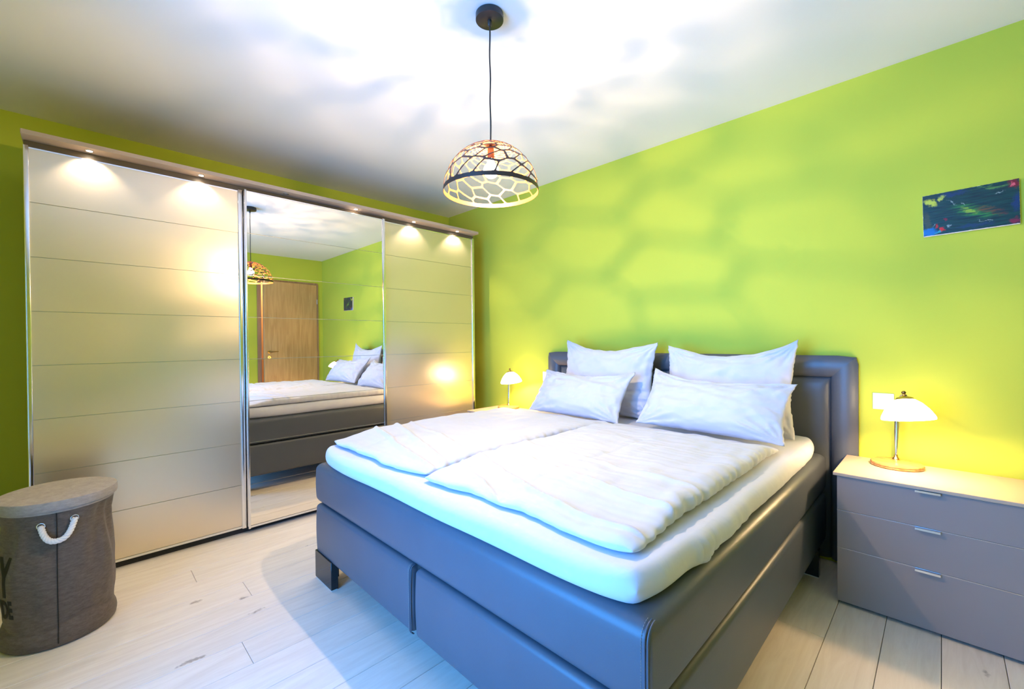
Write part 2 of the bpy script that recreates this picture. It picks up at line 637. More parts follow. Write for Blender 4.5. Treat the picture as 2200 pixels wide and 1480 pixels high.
def lathe_bm(prof, n=48, cap_top=False, cap_bot=False, sx=1.0, sy=1.0, bm=None, off=(0, 0, 0)):
    bm = bm or bmesh.new()
    rings = []
    for r, z in prof:
        if r < 1e-6:
            rings.append([bm.verts.new((off[0], off[1], z + off[2]))])
        else:
            rings.append([bm.verts.new((off[0] + r * sx * math.cos(2 * PI * k / n), off[1] + r * sy * math.sin(2 * PI * k / n), z + off[2])) for k in range(n)])
    for a, c in zip(rings[:-1], rings[1:]):
        for k in range(n):
            k2 = (k + 1) % n
            if len(a) == 1 and len(c) == 1:
                continue
            if len(a) == 1:
                bm.faces.new((a[0], c[k2], c[k]))
            elif len(c) == 1:
                bm.faces.new((a[k], a[k2], c[0]))
            else:
                bm.faces.new((a[k], a[k2], c[k2], c[k]))
    if cap_bot and len(rings[0]) > 1:
        bm.faces.new(list(reversed(rings[0])))
    if cap_top and len(rings[-1]) > 1:
        bm.faces.new(rings[-1])
    return bm


def tube_bm(pts, rad, n=10, bm=None, caps=True, twist=None):
    """tube along pts; rad is a number or a list"""
    bm = bm or bmesh.new()
    pts = [Vector(p) for p in pts]
    rad = rad if hasattr(rad, '__len__') else [rad] * len(pts)
    prev = None
    rings = []
    for i, p in enumerate(pts):
        t = (pts[min(i + 1, len(pts) - 1)] - pts[max(i - 1, 0)]).normalized()
        if prev is None:
            a = Vector((0, 0, 1)) if abs(t.z) < 0.9 else Vector((1, 0, 0))
            nrm = t.cross(a).normalized()
        else:
            nrm = (prev - t * prev.dot(t)).normalized()
        prev = nrm
        bn = t.cross(nrm)
        rings.append([bm.verts.new(p + (nrm * math.cos(2 * PI * k / n) + bn * math.sin(2 * PI * k / n)) * rad[i]) for k in range(n)])
    for a, c in zip(rings[:-1], rings[1:]):
        for k in range(n):
            bm.faces.new((a[k], a[(k + 1) % n], c[(k + 1) % n], c[k]))
    if caps:
        bm.faces.new(list(reversed(rings[0])))
        bm.faces.new(rings[-1])
    return bm


def copy_tree(o, parent=None):
    c = o.copy()
    COL.objects.link(c)
    if parent is not None:
        c.parent = parent
    for ch in list(o.children):
        copy_tree(ch, c)
    return c


# ------------------------------------------------------------------ room shell
XW, XR, YB, H = -3.961, 1.141, 2.9735, 2.656     # wardrobe wall, door wall, bed wall, ceiling
T = 0.12
tag(box('ceiling', XW - T, XR + T, YF - 0.15, YB + T, H, H + 0.12, 'ceiling_paint'), kind='structure')
tag(box('wall_left', XW - T, XW, YF - 0.15, YB + T, -0.05, H, 'green_paint'), kind='structure')
tag(box('wall_back', XW, XR, YB, YB + T, -0.05, H, 'green_paint'), kind='structure')
# door wall with its opening
DY0, DY1, DZ = 2.021, 2.874, 2.235
bm = bmesh.new()
box_bm(XR, XR + T, YF - 0.15, DY0 - 0.02, -0.05, H, bm=bm)
box_bm(XR, XR + T, DY1 + 0.02, YB + T, -0.05, H, bm=bm)
box_bm(XR, XR + T, DY0 - 0.02, DY1 + 0.02, DZ + 0.02, H, bm=bm)
tag(link_bm('wall_right', bm, 'green_paint'), kind='structure')
bm = bmesh.new()
box_bm(XW, WIN['x0'], YF - 0.15, YF, -0.05, H, bm=bm)
box_bm(WIN['x1'], XR, YF - 0.15, YF, -0.05, H, bm=bm)
box_bm(WIN['x0'], WIN['x1'], YF - 0.15, YF, -0.05, WIN['z0'], bm=bm)
box_bm(WIN['x0'], WIN['x1'], YF - 0.15, YF, WIN['z1'], H, bm=bm)
tag(link_bm('wall_front', bm, 'green_paint'), kind='structure')
# window
w = empty('window_1', ((WIN['x0'] + WIN['x1']) / 2, YF - 0.08, WIN['z0']), kind='structure')
hw, hh = (WIN['x1'] - WIN['x0']) / 2, WIN['z1'] - WIN['z0']
bm = bmesh.new()
for a, b_, c, d in ((-hw, -hw + 0.06, 0, hh), (hw - 0.06, hw, 0, hh), (-0.04, 0.04, 0.06, hh - 0.06), (-hw + 0.06, hw - 0.06, 0, 0.06), (-hw + 0.06, hw - 0.06, hh - 0.06, hh)):
    box_bm(a, b_, -0.03, 0.03, c, d, bm=bm)
link_bm('window_frame', bm, 'window_frame_white', w)
box('pane', -hw + 0.06, -0.04, -0.003, 0.003, 0.06, hh - 0.06, 'pane_glass', w)
box('pane', 0.04, hw - 0.06, -0.003, 0.003, 0.06, hh - 0.06, 'pane_glass', w)

# floor: slab + separate planks running along y, 173 mm wide
PW = 0.173
fl = tag(box('floor', XW - T, XR + T, YF - 0.15, YB + T, -0.08, -0.016, 'dark_gap'), kind='structure')
joints = {}
plank_meshes = {}


def plank_mesh(L_, Wd):
    key = (round(L_, 3), round(Wd, 3))
    if key not in plank_meshes:
        b = bmesh.new()
        hx, hy = Wd / 2 - 0.0010, L_ / 2 - 0.0007
        lo = [b.verts.new((sx * hx, sy * hy, -0.015)) for sx, sy in ((-1, -1), (1, -1), (1, 1), (-1, 1))]
        md = [b.verts.new((sx * hx, sy * hy, -0.0014)) for sx, sy in ((-1, -1), (1, -1), (1, 1), (-1, 1))]
        hi = [b.verts.new((sx * (hx - 0.0012), sy * (hy - 0.0012), 0)) for sx, sy in ((-1, -1), (1, -1), (1, 1), (-1, 1))]
        for p, q in ((lo, md), (md, hi)):
            for k in range(4):
                b.faces.new((p[k], p[(k + 1) % 4], q[(k + 1) % 4], q[k]))
        b.faces.new(hi)
        me = bpy.data.meshes.new('plank')
        b.to_mesh(me)
        b.free()
        me.materials.append(MATS['oak_plank'])
        plank_meshes[key] = me
    return plank_meshes[key]


rng = random.Random(5)
known = {-15: 0.59, -12: 0.466, -3: 2.18, -17: 0.42}
k = math.floor((XW + 0.003) / PW)
while -0.003 + k * PW < XR:
    xa, xb = max(XW, -0.003 + k * PW), min(XR, -0.003 + (k + 1) * PW)
    j0 = known.get(k, rng.uniform(-0.72, -0.42))
    ys = [YF]
    y = j0
    while y > YF + 0.3:
        y -= 2.2
    y += 2.2
    while y < YB - 0.3:
        if y > YF + 0.3:
            ys.append(y)
        y += 2.2
    ys.append(YB)
    if xb - xa > 0.01:
        for ya, yb in zip(ys[:-1], ys[1:]):
            o = bpy.data.objects.new('plank', plank_mesh(yb - ya, xb - xa))
            o.location = ((xa + xb) / 2, (ya + yb) / 2, 0)
            o.parent = fl
            COL.objects.link(o)
    k += 1

# baseboards
tag(box('baseboard_left', XW, XW + 0.015, YF, -0.21, 0.0, 0.068, 'baseboard_wood', bev=0.003), kind='structure')
tag(box('baseboard_back', -0.30, XR - 0.001, YB - 0.015, YB, 0.0, 0.068, 'baseboard_wood', bev=0.003), kind='structure')
tag(box('baseboard_right', XR - 0.015, XR, YF, 1.96, 0.0, 0.068, 'baseboard_wood', bev=0.003), kind='structure')

# door, slightly ajar into the room
d = empty('door_1', (XR, (DY0 + DY1) / 2, 0), kind='structure')


def frame_bm(y0, y1, zt, w0, w1, wt, xa, xb, r=0.03):
    """casing: U with rounded upper corners; y relative"""
    outer, inner = [], []
    outer.append((y0, 0.0)); inner.append((y0 + w0, 0.0))
    for i in range(7):
        a = PI - i * PI / 12
        outer.append((y0 + r + r * math.cos(a), zt - r + r * math.sin(a)))
        inner.append((y0 + w0 + 0.012 + 0.012 * math.cos(a), zt - wt - 0.012 + 0.012 * math.sin(a)))
    for i in range(7):
        a = PI / 2 - i * PI / 12
        outer.append((y1 - r + r * math.cos(a), zt - r + r * math.sin(a)))
        inner.append((y1 - w1 - 0.012 + 0.012 * math.cos(a), zt - wt - 0.012 + 0.012 * math.sin(a)))
    outer.append((y1, 0.0)); inner.append((y1 - w1, 0.0))
    b = bmesh.new()
    vs = [[b.verts.new((x, p[0], p[1])) for p in pl] for pl in (outer, inner) for x in (xa, xb)]
    n = len(outer)
    for i in range(n - 1):
        b.faces.new((vs[0][i], vs[0][i + 1], vs[2][i + 1], vs[2][i]))
        b.faces.new((vs[1][i], vs[3][i], vs[3][i + 1], vs[1][i + 1]))
        b.faces.new((vs[0][i], vs[1][i], vs[1][i + 1], vs[0][i + 1]))
        b.faces.new((vs[2][i], vs[2][i + 1], vs[3][i + 1], vs[3][i]))
    bmesh.ops.recalc_face_normals(b, faces=b.faces[:])
    return b


cy = (DY0 + DY1) / 2
link_bm('door_frame', frame_bm(1.965 - cy, 2.901 - cy, 2.266, 0.056, 0.027, 0.031, -0.014, T + 0.01), 'door_frame_oak', d)
leaf = empty('door_leaf', (-0.012, 2.874 - cy, 0), parent=d, rz=math.radians(-5.6))
bm = box_bm(0, 0.04, -0.842, -0.002, 0.006, 2.232, 0.002, 1)
link_bm('leaf_panel', bm, 'door_oak', leaf)
# handle: rose, lever, key rose
bm = lathe_bm([(0.0, 0.0), (0.024, 0.0), (0.026, 0.004), (0.026, 0.009), (0.0, 0.009)], 24)
hb = link_bm('handle_rose', bm, 'brass', leaf, 40, loc=(0, -0.772, 1.115), rot=(0, -PI / 2, 0))
bm = tube_bm([(0, 0, 0), (-0.045, 0, 0), (-0.052, 0.01, 0), (-0.053, 0.04, 0.001), (-0.050, 0.12, 0.003)], [0.009, 0.009, 0.009, 0.008, 0.006], 12)
link_bm('door_handle', bm, 'antique_brass', leaf, 50, loc=(0, -0.772, 1.115))
bm = lathe_bm([(0.0, 0.0), (0.023, 0.0), (0.025, 0.004), (0.025, 0.008), (0.0, 0.008)], 24)
link_bm('key_rose', bm, 'brass', leaf, 40, loc=(0, -0.772, 1.03), rot=(0, -PI / 2, 0))
box('keyhole', -0.0105, -0.0075, -0.775, -0.769, 1.018, 1.038, 'seam_dark', leaf)
for z in (0.30, 1.95):
    bm = lathe_bm([(0.0, 0.0), (0.007, 0.0), (0.007, 0.08), (0.0, 0.08)], 12)
    link_bm('hinge', bm, 'satin_alu', d, 40, loc=(-0.018, 2.878 - cy, z - 0.04))
# hallway box (walls, floor, ceiling) seen through the door gap
tag(box('hall_shell_1', XR + T + 0.9, XR + T + 0.95, 1.2, 3.6, 0, 2.5, 'hall_wall'), kind='structure')
bm = bmesh.new()
box_bm(XR + T, XR + T + 0.95, 1.15, 1.2, 0, 2.5, bm=bm)
box_bm(XR + T, XR + T + 0.95, 3.6, 3.65, 0, 2.5, bm=bm)
box_bm(XR + T, XR + T + 0.95, 1.15, 3.65, 2.5, 2.55, bm=bm)
box_bm(XR + T, XR + T + 0.95, 1.15, 3.65, -0.05, 0.0, bm=bm)
tag(link_bm('hall_shell_2', bm, 'hall_wall'), kind='structure')
light('hall_lamp', 'POINT', (XR + T + 0.4, 2.1, 2.3), 22, (1.0, 0.72, 0.45), shadow_soft_size=0.06)

# ------------------------------------------------------------------ wardrobe
WY0, WY1 = -0.190, 2.744
wr = empty('wardrobe', (-3.6, (WY0 + WY1) / 2, 0),
           'long wardrobe with frosted glass sliding doors, mirror middle door and lit cornice', 'wardrobe')
OX, OY = -3.6, (WY0 + WY1) / 2


def wbox(name, x0, x1, y0, y1, z0, z1, mat, parent=wr, bev=0.0, seg=2):
    return box(name, x0 - OX, x1 - OX, y0 - OY, y1 - OY, z0, z1, mat, parent, bev, seg)


wbox('carcass', XW + 0.006, -3.335, WY0 + 0.010, WY1 - 0.010, 0.001, 2.262, 'carcass', bev=0.002)
wbox('plinth', -3.334, -3.275, WY0 + 0.012, WY1 - 0.012, 0.001, 0.034, 'dark_gap')
wbox('top_track', -3.334, -3.262, WY0 + 0.004, WY1 - 0.004, 2.236, 2.281, 'track_dark')
ztop, zbot = 2.249, 0.0455
dzp = (ztop - zbot) / 8


def sliding_door(y0, y1, xf, mat, pl, pr, label):
    """backing board with eight glass panels, two upright profiles, a top and a bottom rail"""
    b = wbox('sliding_door', xf - 0.030, xf - 0.0065, y0 + 0.002, y1 - 0.002, zbot + 0.002, ztop - 0.002, 'satin_alu')
    b['label'] = label
    for i in range(8):
        za, zb = zbot + i * dzp, zbot + (i + 1) * dzp
        za += 0.006 if i == 0 else 0.0016
        zb -= 0.006 if i == 7 else 0.0016
        wbox('glass_panel', xf - 0.0062, xf, y0 + pl, y1 - pr, za, zb, mat, b)
    wbox('upright_profile', xf - 0.034, xf + 0.009, y0, y0 + pl, zbot - 0.012, ztop + 0.008, 'chrome', b, 0.003, 3)
    wbox('upright_profile', xf - 0.034, xf + 0.009, y1 - pr, y1, zbot - 0.012, ztop + 0.008, 'chrome', b, 0.003, 3)
    wbox('top_rail', xf - 0.032, xf + 0.002, y0 + pl + 0.0003, y1 - pr - 0.0003, ztop - 0.006, ztop + 0.001, 'chrome', b)
    wbox('bottom_rail', xf - 0.032, xf + 0.004, y0 + pl + 0.0003, y1 - pr - 0.0003, zbot - 0.008, zbot + 0.005, 'chrome', b)
    return b


sliding_door(WY0, 0.766, -3.259, 'satin_glass', 0.020, 0.026, 'frosted glass sliding door')
sliding_door(0.768, 1.770, -3.223, 'mirror_glass', 0.014, 0.022, 'mirror sliding door')
sliding_door(1.772, WY1, -3.259, 'satin_glass', 0.014, 0.028, 'frosted glass sliding door')
# cornice with spots in its underside
CZ0, CZ1, CXF = 2.283, 2.304, -3.166
wbox('cornice', XW + 0.004, CXF, WY0 - 0.002, 2.730, CZ0, CZ1 + 0.002, 'crown_laminate', bev=0.0015, seg=1)
for i, y in enumerate((0.049, 0.538, 1.02, 1.523, 2.042, 2.508)):
    on = i != 2
    sx = -3.212
    bm = lathe_bm([(0.0135, 0.0), (0.017, 0.0), (0.017, -0.003), (0.0135, -0.003)], 24)
    bmesh.ops.recalc_face_normals(bm, faces=bm.faces[:])
    ring = link_bm('spotlight', bm, 'chrome', wr, 40, loc=(sx - OX, y - OY, CZ0 - 0.0002))
    bm = lathe_bm([(0.0, -0.0012), (0.0135, -0.0012)], 24)
    link_bm('lens', bm, 'led_lens' if on else 'led_off', ring)
    if on:
        s = light('wardrobe_spot', 'SPOT', (sx, y, CZ0 - 0.012), P_SPOT, (1.0, 0.80, 0.58), spot_size=math.radians(115), spot_blend=0.6, shadow_soft_size=0.008)
        s.rotation_euler = (0, math.radians(14), 0)

# ------------------------------------------------------------------ bed
BX0, BX1, BY0, BY1 = -2.372, -0.455, 0.879, 2.918
BCX = (BX0 + BX1) / 2
bed = empty('bed', (BCX, 1.9, 0), 'wide box spring bed in brown leather with padded headboard, in the middle of the room', 'bed')


def bedpart(name, bm, mat, parent=bed, smooth=40):
    for v in bm.verts:
        v.co.x -= BCX
        v.co.y -= 1.9
    return link_bm(name, bm, mat, parent, smooth)


def pad_bm(x0, x1, y0, y1, z0, z1, r, seg=5, rv=0.014, puff=0.004):
    """upholstered block: long edges rounded with radius r, upright edges tight (rv), faces slightly domed"""
    b = bmesh.new()
    prof = []
    for i in range(seg + 1):
        a = PI / 2 * i / seg
        prof.append((r * (1 - math.sin(a)), z0 + r * (1 - math.cos(a))))
    mids = 8
    for i in range(1, mids):
        prof.append((0.0, z0 + r + (z1 - z0 - 2 * r) * i / mids))
    for i in range(seg + 1):
        a = PI / 2 * i / seg
        prof.append((r * (1 - math.cos(a)), z1 - r + r * math.sin(a)))
    rings = []
    for d_, z in prof:
        ins = d_ - puff * math.sin(PI * (z - z0) / (z1 - z0)) + puff
        rr_ = max(rv, 0.002)
        ring = []
        for cx_, cy_, a0 in ((x1, y1, 0), (x0, y1, PI / 2), (x0, y0, PI), (x1, y0, 1.5 * PI)):
            for k_ in range(5):
                a = a0 + PI / 2 * k_ / 4
                sx_, sy_ = (1 if cx_ == x1 else -1), (1 if cy_ == y1 else -1)
                ring.append(b.verts.new((cx_ - sx_ * (ins + rr_) + rr_ * math.cos(a), cy_ - sy_ * (ins + rr_) + rr_ * math.sin(a), z)))
        rings.append(ring)
    for a_, c_ in zip(rings[:-1], rings[1:]):
        n_ = len(a_)
        for k_ in range(n_):
            b.faces.new((a_[k_], a_[(k_ + 1) % n_], c_[(k_ + 1) % n_], c_[k_]))
    b.faces.new(list(reversed(rings[0])))
    b.faces.new(rings[-1])
    return b


# upper mattress block
bedpart('upper_box', pad_bm(BX0, BX1, BY0, BY1, 0.400, 0.612, 0.035, 6), 'leather')
# lower block: dark core with leather panels
bedpart('base_core', box_bm(BX0 + 0.03, BX1 - 0.03, BY0 + 0.03, BY1, 0.150, 0.398), 'dark_gap', smooth=False)
bedpart('foot_panel', pad_bm(BX0, -1.4285, BY0, BY0 + 0.07, 0.133, 0.396, 0.020, 5), 'leather')
bedpart('foot_panel', pad_bm(-1.4125, BX1, BY0, BY0 + 0.07, 0.133, 0.396, 0.020, 5), 'leather')
bedpart('side_panel', pad_bm(BX1 - 0.06, BX1, BY0 + 0.072, BY1, 0.133, 0.396, 0.020, 5), 'leather')
bedpart('side_panel', pad_bm(BX0, BX0 + 0.06, BY0 + 0.072, BY1, 0.133, 0.396, 0.020, 5), 'leather')


# corner seams: double piping with a row of stitches beside it
def seam(x, y, z0, z1, r, gap=0.0, top=True, side=-1):
    path = []
    if top:
        for i in range(9):
            a = PI / 2 * (1 - i / 8)
            path.append((x, y + r - (r + 0.0012) * math.cos(a), z1 - r + (r + 0.0012) * math.sin(a)))
    nseg = 10
    for i in range(1 if top else 0, nseg + 1):
        z = z1 - r + (z0 + r - z1 + r) * i / nseg
        path.append((x, y - 0.0012, z))
    for i in range(1, 7):
        a = -PI / 2 * i / 8
        path.append((x, y + r - (r + 0.0012) * math.cos(a), z0 + r + (r + 0.0012) * math.sin(a)))
    bedpart('piping', tube_bm(path, 0.0026, 8), 'leather', smooth=60)
    bedpart('piping', tube_bm([(p_[0] - side * 0.0075, p_[1] + 0.0004, p_[2]) for p_ in path], 0.0022, 8), 'leather', smooth=60)
    b = bmesh.new()
    for p_, q_ in zip(path[:-1], path[1:]):
        p_, q_ = Vector(p_), Vector(q_)
        n_ = max(1, int((q_ - p_).length / 0.007))
        for k_ in range(n_):
            a_, c_ = p_.lerp(q_, (k_ + 0.15) / n_), p_.lerp(q_, (k_ + 0.8) / n_)
            off = Vector((side * 0.009, 0.0004, 0))
            tube_bm([a_ + off, c_ + off], 0.0008, 4, bm=b)
    st = bedpart('stitching', b, 'leather_thread', smooth=False)
    st['kind'] = 'stuff'


seam(BX1 - 0.014, BY0 + 0.0005, 0.400, 0.612, 0.035)
seam(-1.4405, BY0 + 0.0005, 0.133, 0.396, 0.020, side=-1)
seam(BX1 - 0.014, BY0 + 0.0005, 0.133, 0.396, 0.020)
# legs
for sx, x in ((1, BX0), (-1, BX1)):
    for y0 in (0.876, 2.70):
        xa, xb = (x, x + 0.205) if sx == 1 else (x - 0.205, x)
        lg = bedpart('leg', box_bm(xa, xb, y0, y0 + 0.036, 0.006, 0.147, 0.0015, 1), 'black_gloss')
        g = bedpart('glide', box_bm(xa + 0.004, xb - 0.004, y0 + 0.004, y0 + 0.032, 0.0005, 0.0062), 'felt_glide', lg, False)
        bedpart('leg_brace', box_bm((xa + xb) / 2 - 0.02, (xa + xb) / 2 + 0.02, y0 + 0.0365, y0 + 0.075, 0.02, 0.149), 'black_gloss', lg, False)

# headboard: padded border (mitred) and inner panel
HX0, HX1, HZ, HY0, HY1 = -2.484, -0.319, 1.154, 2.958, 2.9715
bw = 0.120


def border_bm(side):
    """padded strip with rounded profile and mitred corners; t: 0 outer edge, 1 inner edge"""
    b = bmesh.new()
    prof = []
    n = 14
    for i in range(n + 1):
        t = i / n
        # depth of the face in front of HY0: rounded at the outer edge, rolls down to the crease inside
        dd = -0.030 * (math.sin(PI * min(1, max(0, t * 0.94 + 0.06)))) ** 0.55
        prof.append((t * bw, dd))
    prof = [(0.0, 0.10), (0.0, 0.02)] + prof + [(bw, 0.03)]
    N = 24
    rows = []
    for s in range(N + 1):
        row = []
        for (t, dd) in prof:
            if side == 'top':
                xa, xb = HX0 + t, HX1 - t
                x, z = xa + (xb - xa) * s / N, HZ - t
            else:
                z0, z1 = 0.02, HZ - t
                z = z0 + (z1 - z0) * s / N
                x = HX0 + t if side == 'left' else HX1 - t
            y = HY0 + dd
            row.append(b.verts.new((x, min(y, HY1), z)))
        rows.append(row)
    for a, c in zip(rows[:-1], rows[1:]):
        for i in range(len(prof) - 1):
            b.faces.new((a[i], a[i + 1], c[i + 1], c[i]))
    # soften the outer top corners
    if side != 'top':
        for v in b.verts:
            pass
    bmesh.ops.recalc_face_normals(b, faces=b.faces[:])
    return b


for s_ in ('left', 'top', 'right'):
    b = border_bm(s_)
    R_ = 0.03
    for v in b.verts:
        for cxn, sg in ((HX0 + R_, -1), (HX1 - R_, 1)):
            dx, dz_ = (v.co.x - cxn) * sg, v.co.z - (HZ - R_)
            if dx > 0 and dz_ > 0:
                m_ = max(dx, dz_)
                q = math.hypot(dx, dz_)
                if q > 1e-6:
                    v.co.x = cxn + sg * dx * m_ / q
                    v.co.z = HZ - R_ + dz_ * m_ / q
    o = bedpart('headboard_border', b, 'leather', smooth=50)
# inner panel with gently domed face
b = bmesh.new()
NX, NZ = 40, 24
g = [[None] * (NZ + 1) for _ in range(NX + 1)]
x0, x1, z0, z1 = HX0 + bw + 0.002, HX1 - bw - 0.002, 0.02, HZ - bw - 0.002
for i in range(NX + 1):
    for j in range(NZ + 1):
        u, v = 1 - math.cos(PI * i / NX), 1 - math.cos(PI * j / NZ)
        u, v = u / 2, v / 2
        e = min(u * (x1 - x0), (1 - u) * (x1 - x0), (1 - v) * (z1 - z0))
        k_ = 1 - math.exp(-e / 0.02)
        g[i][j] = b.verts.new((x0 + u * (x1 - x0), HY0 + 0.012 - 0.024 * k_, z0 + v * (z1 - z0)))
for i in range(NX):
    for j in range(NZ):
        b.faces.new((g[i][j], g[i + 1][j], g[i + 1][j + 1], g[i][j + 1]))
bedpart('headboard_panel', b, 'leather', smooth=True)
bedpart('headboard_back', box_bm(HX0 + 0.014, HX1 - 0.014, HY0 + 0.0145, HY1 + 0.0012, 0.02, HZ - 0.014), 'dark_gap', smooth=False)


# ------------------------------------------------------------------ soft things
def fbm(x, y, z, o=4):
    return noise.fractal(Vector((x, y, z)), 1.0, 2.0, o, noise_basis='PERLIN_ORIGINAL')


def nz(x, y, z=0.0):
    return noise.noise(Vector((x, y, z)))


def ridge(v, w=1.0):
    return max(0.0, 1 - abs(v) / w) ** 1.6


def slab(name, X0, X1, Y0, Y1, Z0, Z1, edge, nx, ny, mat, parent=None, origin=None, dtop=None, dxy=None, corner=0.05, pw=0.5, thick=None):
    """soft slab: upper and lower sheets meeting in a rounded rim. dtop(x,y)->dz; dxy(x,y,s)->(dx,dy,dz) on every vertex"""
    hx, hy = (X1 - X0) / 2, (Y1 - Y0) / 2
    cx_, cy_ = (X0 + X1) / 2, (Y0 + Y1) / 2
    zc, hz = (Z0 + Z1) / 2, (Z1 - Z0) / 2
    ox, oy, oz = origin or (cx_, cy_, Z0)

    def samp(n, h):
        """parameter values denser at the rim"""
        m_ = 7
        e = [edge * (1 - math.cos(PI / 2 * i / m_)) for i in range(m_)]
        mid = [edge + (2 * h - 2 * edge) * i / n for i in range(n + 1)]
        return [p / h - 1 for p in e + mid] + [1 - p / h for p in reversed(e)]

    us, vs = samp(nx, hx), samp(ny, hy)
    NU, NV = len(us), len(vs)
    verts, idx = [], {}

    def prof(d_):
        t = min(1.0, d_ / edge)
        return (1 - (1 - t) ** 2) ** pw

    for s in (1, -1):
        for i, u in enumerate(us):
            for j, v in enumerate(vs):
                rim = i in (0, NU - 1) or j in (0, NV - 1)
                if s == -1 and rim:
                    idx[(s, i, j)] = idx[(1, i, j)]
                    continue
                x = cx_ + hx * u * math.sqrt(1 - corner * abs(v) ** 10)
                y = cy_ + hy * v * math.sqrt(1 - corner * abs(u) ** 10)
                f = prof((1 - abs(u)) * hx) * prof((1 - abs(v)) * hy)
                h_ = hz * (thick(x, y) if thick else 1.0)
                zz = Z0 + h_ + s * h_ * f if thick else zc + s * hz * f
                if s == 1 and dtop:
                    zz += dtop(x, y) * f
                if dxy:
                    a, c, e_ = dxy(x, y, u, v, s, f)
                    x += a
                    y += c
                    zz += e_
                idx[(s, i, j)] = len(verts)
                verts.append((x - ox, y - oy, zz - oz))
    faces = []
    for s in (1, -1):
        for i in range(NU - 1):
            for j in range(NV - 1):
                q = [idx[(s, i, j)], idx[(s, i + 1, j)], idx[(s, i + 1, j + 1)], idx[(s, i, j + 1)]]
                faces.append(q if s == 1 else q[::-1])
    return link_np(name, verts, faces, mat, parent, True, (ox, oy, oz))


# topper with fitted sheet
def top_dxy(x, y, u, v, s, f):
    ax, ay = abs(u), abs(v)
    wx = wy = wz = 0.0
    rimx = max(0.0, (ax - 0.94) / 0.06)
    rimy = max(0.0, (ay - 0.95) / 0.05)
    if rimx > 0:
        wx = math.copysign(rimx, u) * (0.010 * nz(y * 3.1, u * 2, 5) - 0.004 + 0.0035 * nz(y * 17, x * 3, 2))
        wz = rimx * 0.007 * nz(y * 2.7, 9 + u)
        # bunched folds on the side near the foot
        if u > 0:
            for c0, a0 in ((1.215, 0.010), (1.245, 0.013), (1.28, 0.008), (1.33, 0.005), (1.52, 0.004), (1.60, 0.004)):
                wx += a0 * rimx * math.exp(-((y - c0 + 0.10 * (x + 0.47)) / 0.008) ** 2)
            wz -= 0.010 * rimx * (s < 0) * math.exp(-((y - 1.25) / 0.06) ** 2)
    if rimy > 0 and v < 0:
        wy = -rimy * (0.009 * nz(x * 2.9, 3.3) + 0.002 - 0.010 * max(0, ax - 0.9) * 10 * 0.5)
        wz += rimy * 0.008 * nz(x * 2.4, 12.1)
        # sheet pulled in lines at the far corner
        wz += rimy * 0.004 * nz(x * 6, y * 40, 3) * max(0, -u)
    return wx, wy, wz


topper = slab('mattress_topper', BX0 + 0.016, BX1 - 0.010, 0.872, 2.912, 0.6125, 0.702, 0.042, 90, 110, 'linen',
              dtop=lambda x, y: 0.004 * nz(x * 4, y * 4, 1), dxy=top_dxy, corner=0.085, pw=0.5)
tag(topper, 'thick mattress topper in a white fitted sheet, covering the whole leather bed', 'topper')


# duvets
def duvet_r_top(x, y):
    z = 0.010 * nz(x * 5, y * 4, 3) + 0.0065 * nz(x * 9, y * 14, 7)
    # long curved folds running from the left part of the foot to the right edge
    for k_, (a, y0_, c, wd, h_) in enumerate(((0.10, 1.22, 0.35, 0.016, 0.016), (0.06, 1.36, 0.30, 0.020, 0.013), (0.02, 1.50, 0.22, 0.022, 0.010),
                                              (0.14, 1.13, 0.42, 0.014, 0.014))):
        yc = y0_ - c * (x + 1.42) * 0.36 - a * math.sin((x + 1.42) * 2.6) + 0.02 * nz(x * 3, k_)
        z += h_ * ridge(y - yc, wd) * (0.5 + 0.5 * min(1, max(0, (x + 1.42) / 0.5)))
    # pressed square crease lines
    z -= 0.0035 * ridge(x + 1.02 + 0.03 * nz(y * 2, 4), 0.012)
    z -= 0.0035 * ridge(y - 1.93 - 0.03 * nz(x * 2, 8), 0.012)
    z += 0.004 * nz(x * 3, y * 30, 1.5) * ridge(x + 0.6, 0.16)
    z += 0.0045 * nz(x * 22, y * 7, 2.5) + 0.004 * nz(x * 6, y * 38, 5.5)
    return z


def duvet_dxy_r(x, y, u, v, s, f):
    dx = dy = 0.0
    ax, ay = abs(u), abs(v)
    if ax > 0.8:
        k_ = (ax - 0.8) / 0.2
        dx += math.copysign(k_, u) * (0.016 * nz(y * 2.6, u, 6) + 0.006 * nz(y * 15, u, 3))
        # ruffled side seam
        dx += math.copysign(k_ ** 3, u) * 0.003 * math.sin(y * 95 + 3 * nz(y * 7, 1))
    if v < -0.8:
        k_ = (-v - 0.8) / 0.2
        dy += -k_ * (0.035 * nz(x * 2.3, 2.2) + 0.020 * nz(x * 6.5, 7.7) + 0.006 * nz(x * 19, 1.7))
    dz = 0.006 * (ax ** 6 + ay ** 6) * nz(x * 7, y * 7, 3) * (s > 0)
    return dx, dy, dz


def sm(a, b_, x):
    t = min(1, max(0, (x - a) / (b_ - a)))
    return t * t * (3 - 2 * t)


duR = slab('duvet', -1.446, -0.548, 0.955, 2.36, 0.7045, 0.768, 0.045, 110, 170, 'damask', dtop=duvet_r_top, dxy=duvet_dxy_r, corner=0.03,
           pw=0.42, thick=lambda x, y: (0.50 + 0.52 * sm(0.98, 1.30, y)) * (1 - 0.5 * sm(2.12, 2.34, y)))
tag(duR, 'white duvet with long folds on the near right half of the bed', 'duvet', 'white duvets on the bed')


